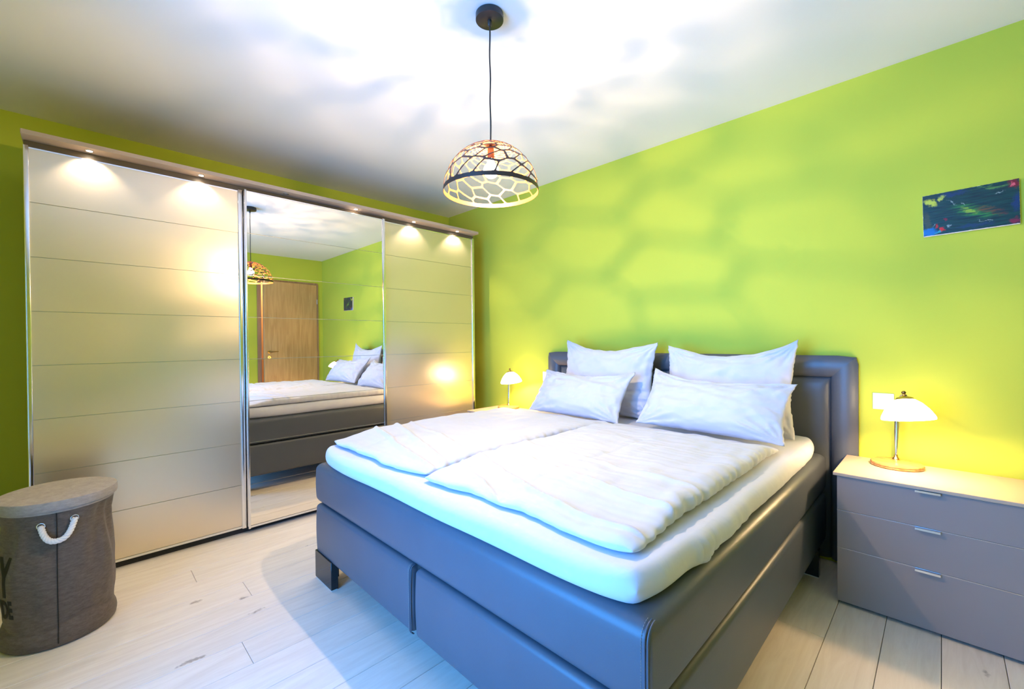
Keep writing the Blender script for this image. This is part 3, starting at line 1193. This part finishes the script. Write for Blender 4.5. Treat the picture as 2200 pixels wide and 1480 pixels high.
def duvet_l_top(x, y):
    z = 0.009 * nz(x * 4, y * 4, 13) + 0.0055 * nz(x * 8, y * 12, 17)
    for k_, (y0_, sl, wd, h_) in enumerate(((1.10, -0.22, 0.02, 0.014), (1.20, -0.30, 0.024, 0.012), (1.32, -0.25, 0.02, 0.008))):
        yc = y0_ + sl * (x + 1.9) + 0.02 * nz(x * 4, k_ + 3)
        z += h_ * ridge(y - yc, wd)
    z += 0.004 * nz(x * 3, y * 28, 1.5) * ridge(x + 1.5, 0.16)
    z += 0.003 * nz(x * 20, y * 7, 4.5)
    return z


def duvet_dxy_l(x, y, u, v, s, f):
    a, b_, c = duvet_dxy_r(x + 5, y + 3, u, v, s, f)
    if u < -0.8:
        a *= 0.6
    return a, b_, c


duL = slab('duvet', -2.318, -1.472, 0.955, 2.36, 0.7045, 0.768, 0.045, 100, 160, 'damask', dtop=duvet_l_top, dxy=duvet_dxy_l, corner=0.03,
           pw=0.42, thick=lambda x, y: (0.50 + 0.50 * sm(0.98, 1.25, y)) * (1 - 0.5 * sm(2.12, 2.34, y)))
tag(duL, 'white duvet on the far half of the bed, next to the wardrobe', 'duvet', 'white duvets on the bed')


def pillow(name, Wd, Ht, Th, seed, sag=0.0, ear=(0, 0, 0, 0), folds=(), n=56, hem=0.0, wr=1.0):
    """pillow standing in the local xz plane, bottom at z=0, front facing -y; ear: lift of the four corners (tl,tr,bl,br)"""
    vs, idx, faces = [], {}, []
    par = [math.sin(PI / 2 * (2 * i / n - 1)) for i in range(n + 1)]
    par = [0.55 * p + 0.45 * (2 * i / n - 1) for i, p in enumerate(par)]
    for s in (-1, 1):
        for i, u in enumerate(par):
            for j, v in enumerate(par):
                rim = i in (0, n) or j in (0, n)
                if s == 1 and rim:
                    idx[(s, i, j)] = idx[(-1, i, j)]
                    continue
                x = Wd / 2 * u * (1 - 0.075 * (1 - v * v) * abs(u) ** 2)
                z = Ht / 2 * v * (1 - 0.055 * (1 - u * u) * abs(v) ** 2)
                if v > 0:
                    z -= sag * (1 - abs(u) ** 1.5) * v ** 2 * (1 + 0.25 * nz(u * 3, seed))
                f = ((1 - abs(u) ** 2.4) * (1 - abs(v) ** 2.4)) ** 0.62
                # stuffing sinks to the bottom
                fy = Th / 2 * f * (1.05 - 0.28 * v)
                c_ = abs(u * v) ** 3
                for q, (su, sv) in enumerate(((-1, 1), (1, 1), (-1, -1), (1, -1))):
                    if u * su > 0 and v * sv > 0:
                        z += ear[q] * c_
                # creases radiating from corners and along the edges
                wn = 0.0
                rimd = min(1 - abs(u), 1 - abs(v))
                wn += 0.015 * nz(u * 3 + seed, v * 3, s * 2) + 0.009 * nz(u * 8 + seed, v * 6, s * 3)
                wn += 0.010 * math.exp(-rimd / 0.16) * nz(u * 13, v * 13, seed + s)
                ang = math.atan2(v - math.copysign(1, v), u - math.copysign(1, u))
                rr_ = math.hypot(v - math.copysign(1, v), u - math.copysign(1, u))
                wn += 0.012 * math.exp(-(rr_ / 0.55) ** 2) * math.sin(ang * 17 + seed)
                y = s * fy + wn * min(1, f * 3) * wr * (1 if s < 0 else 0.6)
                for (u0, v0, au, av, wd, amp) in folds:
                    # straight fold through (u0,v0) along (au,av)
                    dd = (u - u0) * av - (v - v0) * au
                    al = (u - u0) * au + (v - v0) * av
                    y += s * amp * ridge(dd, wd) * math.exp(-(al / 0.5) ** 2) * min(1, f * 3)
                xx = x + (0.006 * nz(v * 6, seed, 2) + 0.0045 * nz(v * 19, seed, 6)) * abs(u) ** 6 * math.copysign(1, u)
                zz = z + 0.004 * nz(u * 8, seed, 9) * abs(v) ** 6
                idx[(s, i, j)] = len(vs)
                vs.append((xx, y, zz + Ht / 2))
    for s in (-1, 1):
        for i in range(n):
            for j in range(n):
                q = [idx[(s, i, j)], idx[(s, i + 1, j)], idx[(s, i + 1, j + 1)], idx[(s, i, j + 1)]]
                faces.append(q if s == -1 else q[::-1])
    return link_np(name, vs, faces, 'damask', None, True)


def place(o, loc, rx=0, ry=0, rz=0):
    o.location = loc
    o.rotation_mode = 'ZYX'
    o.rotation_euler = (math.radians(rx), math.radians(ry), math.radians(rz))


p = pillow('pillow', 0.76, 0.545, 0.19, 3.1, sag=0.060, ear=(0.01, -0.01, 0, 0), folds=((0.9, -0.3, 1, 0.05, 0.05, -0.03), (0.9, -0.55, 1, 0.02, 0.04, -0.035), (0.9, -0.8, 1, 0, 0.04, -0.03)))
place(p, (-1.752, 2.69, 0.706), -9, 0, 2)
tag(p, 'tall white pillow leaning on the headboard near the left bedside lamp', 'pillow', 'big white pillows against the headboard')
p = pillow('pillow', 0.745, 0.525, 0.19, 8.7, sag=0.070, ear=(-0.012, 0.02, 0, 0))
place(p, (-0.925, 2.69, 0.706), -9, 0, -1)
tag(p, 'tall white pillow leaning on the headboard near the right bedside lamp', 'pillow', 'big white pillows against the headboard')
p = pillow('pillow', 0.74, 0.365, 0.17, 14.2, sag=0.045, ear=(-0.01, 0.02, 0, 0), n=50)
place(p, (-1.800, 2.355, 0.735), -36, 0, 2)
tag(p, 'smaller white pillow in front of the left tall pillow, on the far duvet', 'pillow', 'small white pillows at the front')
p = pillow('pillow', 0.80, 0.365, 0.17, 21.9, sag=0.045, ear=(0.035, -0.02, 0, 0), n=50)
place(p, (-0.925, 2.365, 0.745), -36, 2, -2)
tag(p, 'smaller white pillow in front of the right tall pillow, on the near duvet', 'pillow', 'small white pillows at the front')


# ------------------------------------------------------------------ bedside dressers
def dresser():
    W_, D_ = 0.620, 0.407
    r = empty('bedside_dresser', (0, 0, 0))
    # local: x 0..W, front at y=0, back at y=D
    bm = bmesh.new()
    box_bm(0.0, 0.016, 0.016, D_, 0.018, 0.606, bm=bm)
    box_bm(W_ - 0.016, W_, 0.016, D_, 0.018, 0.606, bm=bm)
    box_bm(0.016, W_ - 0.016, 0.016, D_, 0.018, 0.034, bm=bm)
    box_bm(0.016, W_ - 0.016, D_ - 0.01, D_, 0.034, 0.606, bm=bm)
    box_bm(0.016, W_ - 0.016, 0.03, D_ - 0.01, 0.262, 0.268, bm=bm)
    link_bm('carcass', bm, 'dresser_lacquer', r)
    box('plinth', 0.02, W_ - 0.02, 0.03, D_ - 0.01, 0.001, 0.0175, 'dark_gap', r)
    box('top_slab', -0.012, W_ + 0.012, -0.012, D_ + 0.003, 0.6065, 0.6206, 'dresser_top', r, 0.0015, 1)
    for z0, z1 in ((0.016, 0.265), (0.269, 0.442), (0.446, 0.602)):
        dr = box('drawer', 0.002, W_ - 0.002, 0.0, 0.015, z0, z1, 'dresser_lacquer', r, 0.001, 1)
        box('edge_strip', 0.002, W_ - 0.002, 0.0012, 0.014, z1 + 0.0004, z1 + 0.0030, 'satin_alu', dr)
        bm = bmesh.new()
        box_bm(W_ / 2 - 0.039, W_ / 2 + 0.039, -0.015, 0.0, z1 - 0.0005, z1 + 0.0015, bm=bm)
        box_bm(W_ / 2 - 0.039, W_ / 2 + 0.039, -0.017, -0.015, z1 - 0.007, z1 + 0.0015, bm=bm)
        link_bm('handle', bm, 'chrome', dr)
    return r


dR = dresser()
dR.location = (-0.354, 2.5145, 0)
tag(dR, 'grey three drawer bedside dresser on the right of the bed', 'dresser', 'bedside dressers')
dL = copy_tree(dR)
dL.location = (-3.072, 2.5145, 0)
tag(dL, 'grey bedside dresser half hidden between the bed and the wardrobe', 'dresser', 'bedside dressers')


# ------------------------------------------------------------------ bedside lamps
def table_lamp():
    """wooden disc foot, tapering metal post at its back that arches forward and carries an opal shade"""
    r = empty('table_lamp', (0, 0, 0))
    bm = lathe_bm([(0.0, 0.0), (0.096, 0.0), (0.101, 0.003), (0.101, 0.009), (0.0985, 0.0105), (0.0985, 0.012), (0.101, 0.0135), (0.099, 0.019), (0.093, 0.022), (0.0, 0.023)], 64)
    link_bm('foot', bm, 'lamp_wood', r, 40)
    py = 0.060
    bm = lathe_bm([(0.0165, 0.0), (0.0155, 0.004), (0.009, 0.012), (0.008, 0.022), (0.0, 0.022)], 24, off=(-0.006, py, 0.0225))
    link_bm('post_collar', bm, 'brass', r, 50)
    # post
    pts, rad = [], []
    for i in range(13):
        t = i / 12
        pts.append((-0.006 + 0.004 * t, py + 0.012 * math.sin(PI * t), 0.045 + 0.27 * t))
        rad.append(0.0045 + 0.0055 * math.sin(PI * min(1, t * 1.05)) ** 0.8)
    link_bm('post', tube_bm(pts, rad, 14), 'chrome', r, 60)
    # arch
    pts = [(-0.002, py + 0.001, 0.312)]
    for i in range(1, 13):
        t = i / 12
        a = t * PI * 0.50
        pts.append((-0.002 + 0.042 * t, py - 0.205 * (1 - math.cos(a)), 0.312 + 0.052 * math.sin(a)))
    # arch ends above the shade
    link_bm('arch', tube_bm(pts, 0.0045, 10), 'antique_brass', r, 60)
    # shade, tilted so its top leans to the wall
    S = empty('shade_assembly', (0.040, -0.150, 0.318), parent=r)
    S.rotation_euler = (math.radians(-13), math.radians(-8), 0)
    prof = [(0.020, 0.030), (0.036, 0.026), (0.058, 0.008), (0.078, -0.018), (0.092, -0.045), (0.0955, -0.056), (0.0945, -0.062),
            (0.0915, -0.058), (0.088, -0.045), (0.074, -0.018), (0.055, 0.005), (0.034, 0.022), (0.020, 0.026)]
    bm = lathe_bm(prof, 56)
    bmesh.ops.recalc_face_normals(bm, faces=bm.faces[:])
    link_bm('lamp_shade', bm, 'opal_glass', S, 60)
    bm = lathe_bm([(0.036, 0.026), (0.030, 0.036), (0.014, 0.042), (0.006, 0.046), (0.005, 0.052), (0.0, 0.052)], 32)
    link_bm('shade_cap', bm, 'brass', S, 50)
    bm = lathe_bm([(0.0, 0.052), (0.005, 0.053), (0.0085, 0.058), (0.0085, 0.062), (0.005, 0.067), (0.0, 0.068)], 20)
    link_bm('finial', bm, 'antique_brass', S, 60)
    bm = lathe_bm([(0.0, 0.026), (0.012, 0.024), (0.012, 0.0), (0.0, -0.002)], 20)
    link_bm('bulb_holder', bm, 'plastic_white', S, 50)
    return r


lR = table_lamp()
lR.location = (-0.158, 2.822, 0.6208)
tag(lR, 'lit bedside lamp on the right dresser, white glass shade, round wooden foot', 'lamp', 'bedside lamps')
lL = copy_tree(lR)
lL.location = (-2.89, 2.845, 0.6208)
lL.rotation_euler = (0, 0, math.radians(38))
tag(lL, 'lit bedside lamp on the left dresser close to the wardrobe', 'lamp', 'bedside lamps')
for L_ in (lR, lL):
    a_ = L_.rotation_euler.z
    x = L_.location.x + 0.040 * math.cos(a_) + 0.158 * math.sin(a_)
    y = L_.location.y + 0.040 * math.sin(a_) - 0.158 * math.cos(a_)
    z = L_.location.z
    light('bedside_bulb', 'POINT', (x, y, z + 0.285), P_BED, (1.0, 0.64, 0.32), shadow_soft_size=0.018)

# ------------------------------------------------------------------ painting, switches
pt = empty('painting', (0.089, YB - 0.0195, 1.850), 'small dark teal abstract canvas hanging on the green wall above the right dresser', 'painting')
pt.rotation_euler = (0, math.radians(-1.2), 0)
b = bmesh.new()
box_bm(-0.156, 0.156, 0.0, 0.018, -0.101, 0.101, 0.002, 2, bm=b)
link_bm('canvas', b, 'canvas_side', pt, 40)
# painted face with slightly uneven edge
vs = []
N = 60
rg = random.Random(3)
ring = []
for i in range(4 * N):
    s_, t = divmod(i, N)
    t = t / N
    x, z = ((-1 + 2 * t, -1), (1, -1 + 2 * t), (1 - 2 * t, 1), (-1, 1 - 2 * t))[s_]
    e = 0.0004 + 0.0024 * abs(nz(i * 0.31, 1.0))
    if s_ == 0: e += 0.0022
    ring.append((x * (0.156 - e), -0.0006, z * (0.101 - e)))
vs = [(0, -0.0006, 0)] + ring
fs = [(0, 1 + i, 1 + (i + 1) % len(ring)) for i in range(len(ring))]
link_np('paint_layer', vs, fs, 'painting_paint', pt, False)


def switch(x, z, label):
    r = empty('wall_switch', (x, YB, z), label, 'switch')
    box('frame', -0.0425, 0.0425, -0.008, 0.0, -0.0425, 0.0425, 'plastic_white', r, 0.002, 2)
    box('rocker', -0.030, 0.030, -0.0115, -0.0082, -0.030, 0.030, 'plastic_white', r, 0.0012, 2)


switch(-0.2185, 0.9175, 'white switch plate on the wall behind the right bedside lamp')
switch(-2.525, 0.929, 'white switch plate by the left edge of the headboard')

# ------------------------------------------------------------------ pendant lamp
PX, PY, PZ, PR = -1.376, 1.2606, 1.892, 0.2045
pend = empty('pendant_lamp', (PX, PY, H), 'hanging dome lamp with cut out lattice shade, dark outside, copper inside', 'lamp')
bm = lathe_bm([(0.0, 0.0), (0.058, 0.0), (0.0595, -0.002), (0.0595, -0.027), (0.057, -0.029), (0.0, -0.029)], 56)
link_bm('canopy', bm, 'black_metal', pend, 40, loc=(0, 0, -0.0008))
bm = lathe_bm([(0.0, 0.0), (0.0045, 0.0), (0.0045, -0.005), (0.0, -0.006)], 14)
link_bm('screw', bm, 'chrome', pend, 40, loc=(0.050, 0.036, -0.015), rot=(PI / 2, 0, math.radians(125)))
bm = lathe_bm([(0.0, -0.029), (0.009, -0.029), (0.0085, -0.05), (0.004, -0.054), (0.0, -0.054)], 18)
link_bm('cord_grip', bm, 'black_metal', pend, 50)
cz = PZ + PR - H
pts = [(0.0010 * math.sin(i * 0.9) * (0 < i < 20), 0.0010 * math.cos(i * 0.7) * (0 < i < 20), -0.05 + (cz + 0.0 + 0.05) * i / 20) for i in range(21)]
link_bm('cord', tube_bm(pts, 0.0033, 8), 'cord_fabric', pend, 60)
bm = lathe_bm([(0.0, 0.0), (0.005, 0.0), (0.013, -0.012), (0.015, -0.045), (0.014, -0.06), (0.0, -0.06)], 24)
link_bm('socket', bm, 'shade_outer', pend, 50, loc=(0, 0, cz - 0.002))
# bulb: clear glass pear with a lit core inside
BZ = 1.985 - H
prof = [(0.0, -0.036)] + [(0.033 * math.sin(a), -0.033 * math.cos(a)) for a in [PI * i / 14 for i in range(1, 10)]] + [(0.018, 0.028), (0.013, 0.045), (0.013, 0.050)]
link_bm('bulb', lathe_bm(prof, 28), 'bulb_glass', pend, 60, loc=(0, 0, BZ))
light('pendant_bulb', 'POINT', (PX, PY, 1.985), P_PENDANT, WARM, shadow_soft_size=0.011)

# lattice shade: Voronoi cells in (azimuth, log radius), so cells shrink to the top and lie stretched around the dome
rg = random.Random(23)
KY, SHEAR = 1.9, 0.45
RB = 0.955      # inner edge of the rim band on the unit disc
RT = 0.085      # top ring
YA, YB_ = KY * math.log(RT), KY * math.log(RB)
seeds = []
tries = 0
while tries < 6000:
    tries += 1
    x, y = rg.uniform(0, 2 * PI), rg.uniform(YA - 0.1, YB_ + 0.05)
    if all(math.hypot((x - px + PI) % (2 * PI) - PI, y - py) > 0.315 for px, py in seeds):
        seeds.append((x, y))


def clip(poly, nx_, ny_, c_):
    """keep points with n.p <= c"""
    out = []
    for i in range(len(poly)):
        p_, q_ = poly[i], poly[(i + 1) % len(poly)]
        a_ = nx_ * p_[0] + ny_ * p_[1] - c_
        b2 = nx_ * q_[0] + ny_ * q_[1] - c_
        if a_ <= 0:
            out.append(p_)
        if (a_ < 0 < b2) or (b2 < 0 < a_):
            t = a_ / (a_ - b2)
            out.append((p_[0] + (q_[0] - p_[0]) * t, p_[1] + (q_[1] - p_[1]) * t))
    return out


def cell(i, off):
    """cell polygon in strip space; off is the strand half width on the unit disc"""
    px, py = seeds[i]
    q0 = math.exp(py / KY)
    poly = [(px - 2, py - 2), (px + 2, py - 2), (px + 2, py + 2), (px - 2, py + 2)]
    for j, (qx0, qy) in enumerate(seeds):
        for sh in (-2 * PI, 0, 2 * PI):
            qx = qx0 + sh
            if j == i and sh == 0:
                continue
            dx, dy = qx - px, qy - py
            L_ = math.hypot(dx, dy)
            if L_ > 3:
                continue
            nx_, ny_ = dx / L_, dy / L_
            o_ = off / q0 * math.hypot(nx_ * 1.1, ny_ * KY)
            poly = clip(poly, nx_, ny_, ((px + qx) * dx + (py + qy) * dy) / 2 / L_ - o_)
            if len(poly) < 3:
                return []
    poly = clip(poly, 0, 1, YB_)
    if len(poly) >= 3:
        poly = clip(poly, 0, -1, -YA)
    return poly if len(poly) >= 3 else []


def strip(p_):
    q = math.exp(p_[1] / KY)
    a_ = p_[0] - SHEAR * (p_[1] - YB_)
    return (q * math.cos(a_), q * math.sin(a_))


def ray_poly(c_, ang, poly):
    dx, dy = math.cos(ang), math.sin(ang)
    best = None
    for i in range(len(poly)):
        (ax_, ay_), (bx_, by_) = poly[i], poly[(i + 1) % len(poly)]
        ex, ey = bx_ - ax_, by_ - ay_
        den = dx * ey - dy * ex
        if abs(den) < 1e-12:
            continue
        t = ((ax_ - c_[0]) * ey - (ay_ - c_[1]) * ex) / den
        s_ = ((ax_ - c_[0]) * dy - (ay_ - c_[1]) * dx) / den
        if t > 0 and -1e-9 <= s_ <= 1 + 1e-9:
            if best is None or t < best:
                best = t
    return best


def dome(p_, R):
    q = math.hypot(*p_)
    th = min(1.0, q) * PI / 2
    if q < 1e-9:
        return (0, 0, R)
    return (R * math.sin(th) * p_[0] / q, R * math.sin(th) * p_[1] / q, R * math.cos(th))


verts, faces, mid = [], [], []
RO, RI = PR, PR - 0.0016


def emit_strip(outer, inner):
    n_ = len(outer)
    base = len(verts)
    for p_, q_ in zip(outer, inner):
        verts.extend([dome(p_, RO), dome(q_, RO), dome(p_, RI), dome(q_, RI)])
    for i in range(n_):
        a_, b2 = base + 4 * i, base + 4 * ((i + 1) % n_)
        faces.append((a_, b2, b2 + 1, a_ + 1)); mid.append(0)
        faces.append((a_ + 2, a_ + 3, b2 + 3, b2 + 2)); mid.append(1)
        faces.append((a_ + 1, b2 + 1, b2 + 3, a_ + 3)); mid.append(1)


wS = 0.0135
for i in range(len(seeds)):
    po = cell(i, 0.0)
    if len(po) < 3:
        continue
    pi_ = cell(i, wS * rg.uniform(0.8, 1.15) * (0.45 + 0.55 * math.exp(seeds[i][1] / KY)))
    if len(pi_) < 3:
        c_ = (sum(p_[0] for p_ in po) / len(po), sum(p_[1] for p_ in po) / len(po))
        emit_strip([strip(p_) for p_ in po], [strip(c_)] * len(po))
        continue
    c_ = (sum(p_[0] for p_ in pi_) / len(pi_), sum(p_[1] for p_ in pi_) / len(pi_))
    angs = [math.atan2(p_[1] - c_[1], p_[0] - c_[0]) for p_ in po] + [2 * PI * k_ / 60 - PI for k_ in range(60)]
    angs = sorted(angs)
    O_ = [ray_poly(c_, a_, po) or 0.01 for a_ in angs]
    I_ = [ray_poly(c_, a_, pi_) or 0.005 for a_ in angs]
    # round the corners of the hole: average with neighbours
    for _ in range(3):
        I_ = [min(I_[k_], 0.25 * I_[k_ - 1] + 0.5 * I_[k_] + 0.25 * I_[(k_ + 1) % len(I_)]) for k_ in range(len(I_))]
    outer = [(c_[0] + r_ * math.cos(a_), c_[1] + r_ * math.sin(a_)) for r_, a_ in zip(O_, angs)]
    inner = [(c_[0] + r_ * math.cos(a_), c_[1] + r_ * math.sin(a_)) for r_, a_ in zip(I_, angs)]
    emit_strip([strip(p_) for p_ in outer], [strip(p_) for p_ in inner])
# rim band and its lower edge
outer = [(math.cos(2 * PI * k_ / 144), math.sin(2 * PI * k_ / 144)) for k_ in range(144)]
inner = [(RB * 1.0 * c, RB * 1.0 * s_) for c, s_ in outer]
emit_strip(outer, inner)
base = len(verts)
for k_ in range(144):
    c, s_ = outer[k_]
    verts.extend([(RO * c, RO * s_, -0.003), (RI * c, RI * s_, -0.003), (RO * c, RO * s_, 0), (RI * c, RI * s_, 0)])
for k_ in range(144):
    a_, b2 = base + 4 * k_, base + 4 * ((k_ + 1) % 144)
    faces.append((a_ + 2, a_, b2, b2 + 2)); mid.append(0)
    faces.append((a_ + 3, b2 + 3, b2 + 1, a_ + 1)); mid.append(1)
    faces.append((a_, a_ + 1, b2 + 1, b2)); mid.append(1)
link_np('lamp_shade', verts, faces, ['shade_outer', 'shade_inner'], pend, False, (0, 0, PZ - H), mid)
rt = PR * math.sin(RT * PI / 2) + 0.002
bm = lathe_bm([(0.0, PR + 0.001), (rt * 0.6, math.sqrt(PR ** 2 - (rt * 0.6) ** 2) + 0.0008), (rt, math.sqrt(PR ** 2 - rt ** 2) + 0.0006), (rt, math.sqrt(PR ** 2 - rt ** 2) - 0.002), (0.0, PR - 0.003)], 32)
link_bm('top_disc', bm, 'shade_outer', pend, 50, loc=(0, 0, PZ - H))

# ------------------------------------------------------------------ laundry hamper
HCX, HCY, HZT = -2.765, -0.072, 0.610
ham = empty('laundry_hamper', (HCX, HCY, 0), 'grey felt laundry hamper with lid and white rope handle before the wardrobe', 'hamper')
CAMA = math.atan2(0 - HCY, 0 - HCX)          # direction towards the room centre


def hr(z):
    """bag radius by height"""
    P_ = [(0.0, 0.170), (0.006, 0.180), (0.03, 0.184), (0.06, 0.181), (0.085, 0.172), (0.12, 0.172), (0.2, 0.179), (0.3, 0.183), (0.38, 0.178), (0.45, 0.170), (0.50, 0.166), (0.545, 0.176), (0.575, 0.184)]
    for (a_, ra), (b2, rb) in zip(P_[:-1], P_[1:]):
        if z <= b2:
            return ra + (rb - ra) * (z - a_) / (b2 - a_)
    return P_[-1][1]


def bag_pt(ang, z, d_=0.0):
    r_ = hr(z)
    k_ = sm(0.06, 0.16, z) * (1 - sm(0.5, 0.575, z))
    r_ += k_ * (0.010 * nz(math.cos(ang) * 1.6, math.sin(ang) * 1.6, z * 4) + 0.004 * nz(math.cos(ang) * 5, math.sin(ang) * 5, z * 6 + 3))
    # folds
    for a0, w0, m_, sl in ((CAMA + 0.75, 0.16, 0.010, 1.2), (CAMA + 1.25, 0.18, 0.012, -0.6), (CAMA - 0.9, 0.16, 0.008, 0.6), (CAMA + 2.4, 0.2, 0.010, 0), (CAMA - 2.2, 0.2, 0.01, 0.4)):
        da = (ang - a0 - sl * (z - 0.45) + PI) % (2 * PI) - PI
        r_ -= m_ * math.exp(-(da / w0) ** 2) * sm(0.15, 0.42, z) * (1 - sm(0.54, 0.578, z))
    # pulled fold near the ground
    r_ -= 0.006 * math.exp(-((z - 0.085 - 0.02 * math.sin(ang * 3)) / 0.010) ** 2)
    return ((r_ + d_) * math.cos(ang), (r_ + d_) * math.sin(ang), z)


vs, fs = [], []
NA, NZs = 128, 70
for j in range(NZs + 1):
    z = 0.001 + (0.572 - 0.001) * j / NZs
    for i in range(NA):
        vs.append(bag_pt(2 * PI * i / NA, z))
for j in range(NZs):
    for i in range(NA):
        fs.append((j * NA + i, j * NA + (i + 1) % NA, (j + 1) * NA + (i + 1) % NA, (j + 1) * NA + i))
fs.append(tuple(reversed(range(NA))))
link_np('bag', vs, fs, 'hamper_felt', ham, True)
# lid
RL = 0.195
prof = [(0.0, 0.560), (RL - 0.012, 0.560), (RL - 0.010, 0.572), (RL - 0.002, 0.573), (RL, 0.578), (RL, 0.602), (RL - 0.003, 0.6095), (RL - 0.008, 0.611), (0.10, 0.6095), (0.0, 0.609)]
bm = lathe_bm(prof, 96, sx=1.012, sy=0.985)
link_bm('lid', bm, 'hamper_lid_felt', ham, 40)
# side seam facing the room
SA = CAMA - 0.045
pts = [bag_pt(SA, 0.02 + 0.55 * i / 40, 0.0012) for i in range(41)]
link_bm('seam', tube_bm(pts, 0.0017, 6), 'seam_dark', ham, 60)
# rope handle: twisted strands through two eyelets
hz = 0.515
a1, a2 = SA - 0.275, SA + 0.30
z1_, z2_ = 0.510, 0.520
path = []
NR = 60
for i in range(NR + 1):
    t = i / NR
    ang = a1 + (a2 - a1) * (0.5 - 0.5 * math.cos(PI * t)) if False else a1 + (a2 - a1) * t
    drop = 0.068 * (1 - abs(2 * t - 1) ** 2.6)
    z = z1_ + (z2_ - z1_) * t - drop
    out_ = 0.004 + 0.020 * math.sin(PI * t) ** 0.6
    path.append(Vector(bag_pt(ang, z, out_)))
rope = bmesh.new()
tang = [(path[min(i + 1, NR)] - path[max(i - 1, 0)]).normalized() for i in range(NR + 1)]
Ls = [0.0]
for i in range(NR):
    Ls.append(Ls[-1] + (path[i + 1] - path[i]).length)
upv = Vector((0.3, 0.2, 1)).normalized()
for st in range(3):
    pp = []
    for i in range(NR + 1):
        n1 = tang[i].cross(Vector((math.cos(SA), math.sin(SA), 0))).normalized()
        n2 = tang[i].cross(n1)
        ph = 2 * PI * st / 3 + Ls[i] / 0.034 * 2 * PI
        pp.append(path[i] + (n1 * math.cos(ph) + n2 * math.sin(ph)) * 0.0052)
    tube_bm(pp, 0.0062, 10, bm=rope)
rp = link_bm('rope_handle', rope, 'rope', ham, 60)
for a_, z in ((a1, z1_), (a2, z2_)):
    bm = bmesh.new()
    c0 = Vector(bag_pt(a_, z, 0.002))
    nrm = Vector((math.cos(a_), math.sin(a_), 0))
    tn = Vector((-math.sin(a_), math.cos(a_), 0))
    cir = [c0 + (tn * math.cos(2 * PI * k_ / 24) + Vector((0, 0, 1)) * math.sin(2 * PI * k_ / 24)) * 0.0125 for k_ in range(25)]
    tube_bm(cir, 0.0022, 8, bm=bm, caps=False)
    link_bm('eyelet', bm, 'chrome', ham, 60)


# printed letters wrapped on the bag
def wrap_text(body, ang_end, z0, height, width, name):
    c = bpy.data.curves.new('t', 'FONT')
    c.body = body
    c.size = 1.0
    c.extrude = 0
    c.offset = 0.045
    c.resolution_u = 3
    o = bpy.data.objects.new('t', c)
    COL.objects.link(o)
    dg = bpy.context.evaluated_depsgraph_get()
    me = bpy.data.meshes.new_from_object(o.evaluated_get(dg))
    bpy.data.objects.remove(o)
    b = bmesh.new()
    b.from_mesh(me)
    bpy.data.meshes.remove(me)
    xs = [v.co.x for v in b.verts]
    ys_ = [v.co.y for v in b.verts]
    xa, xb, ya, yb = min(xs), max(xs), min(ys_), max(ys_)
    # scale to target size, then cut finely so it bends
    for v in b.verts:
        v.co.x = (v.co.x - xb) / (xb - xa) * width
        v.co.y = (v.co.y - ya) / (yb - ya) * height
    for ax, hi_, st in ((0, 0.0, 0.006), (1, height, 0.010)):
        lo_ = -width if ax == 0 else 0.0
        q = lo_ + st
        while q < hi_:
            co = (q, 0, 0) if ax == 0 else (0, q, 0)
            no = (1, 0, 0) if ax == 0 else (0, 1, 0)
            bmesh.ops.bisect_plane(b, geom=b.verts[:] + b.edges[:] + b.faces[:], plane_co=co, plane_no=no)
            q += st
    for v in b.verts:
        a_ = ang_end + v.co.x / 0.182
        z = z0 + v.co.y
        v.co = Vector(bag_pt(a_, z, 0.0012))
    return link_bm(name, b, 'print_black', ham)


wrap_text('Y', CAMA - 0.84, 0.236, 0.160, 0.075, 'printed_letter')
wrap_text('SIDE', CAMA - 0.84, 0.146, 0.080, 0.088, 'printed_word')
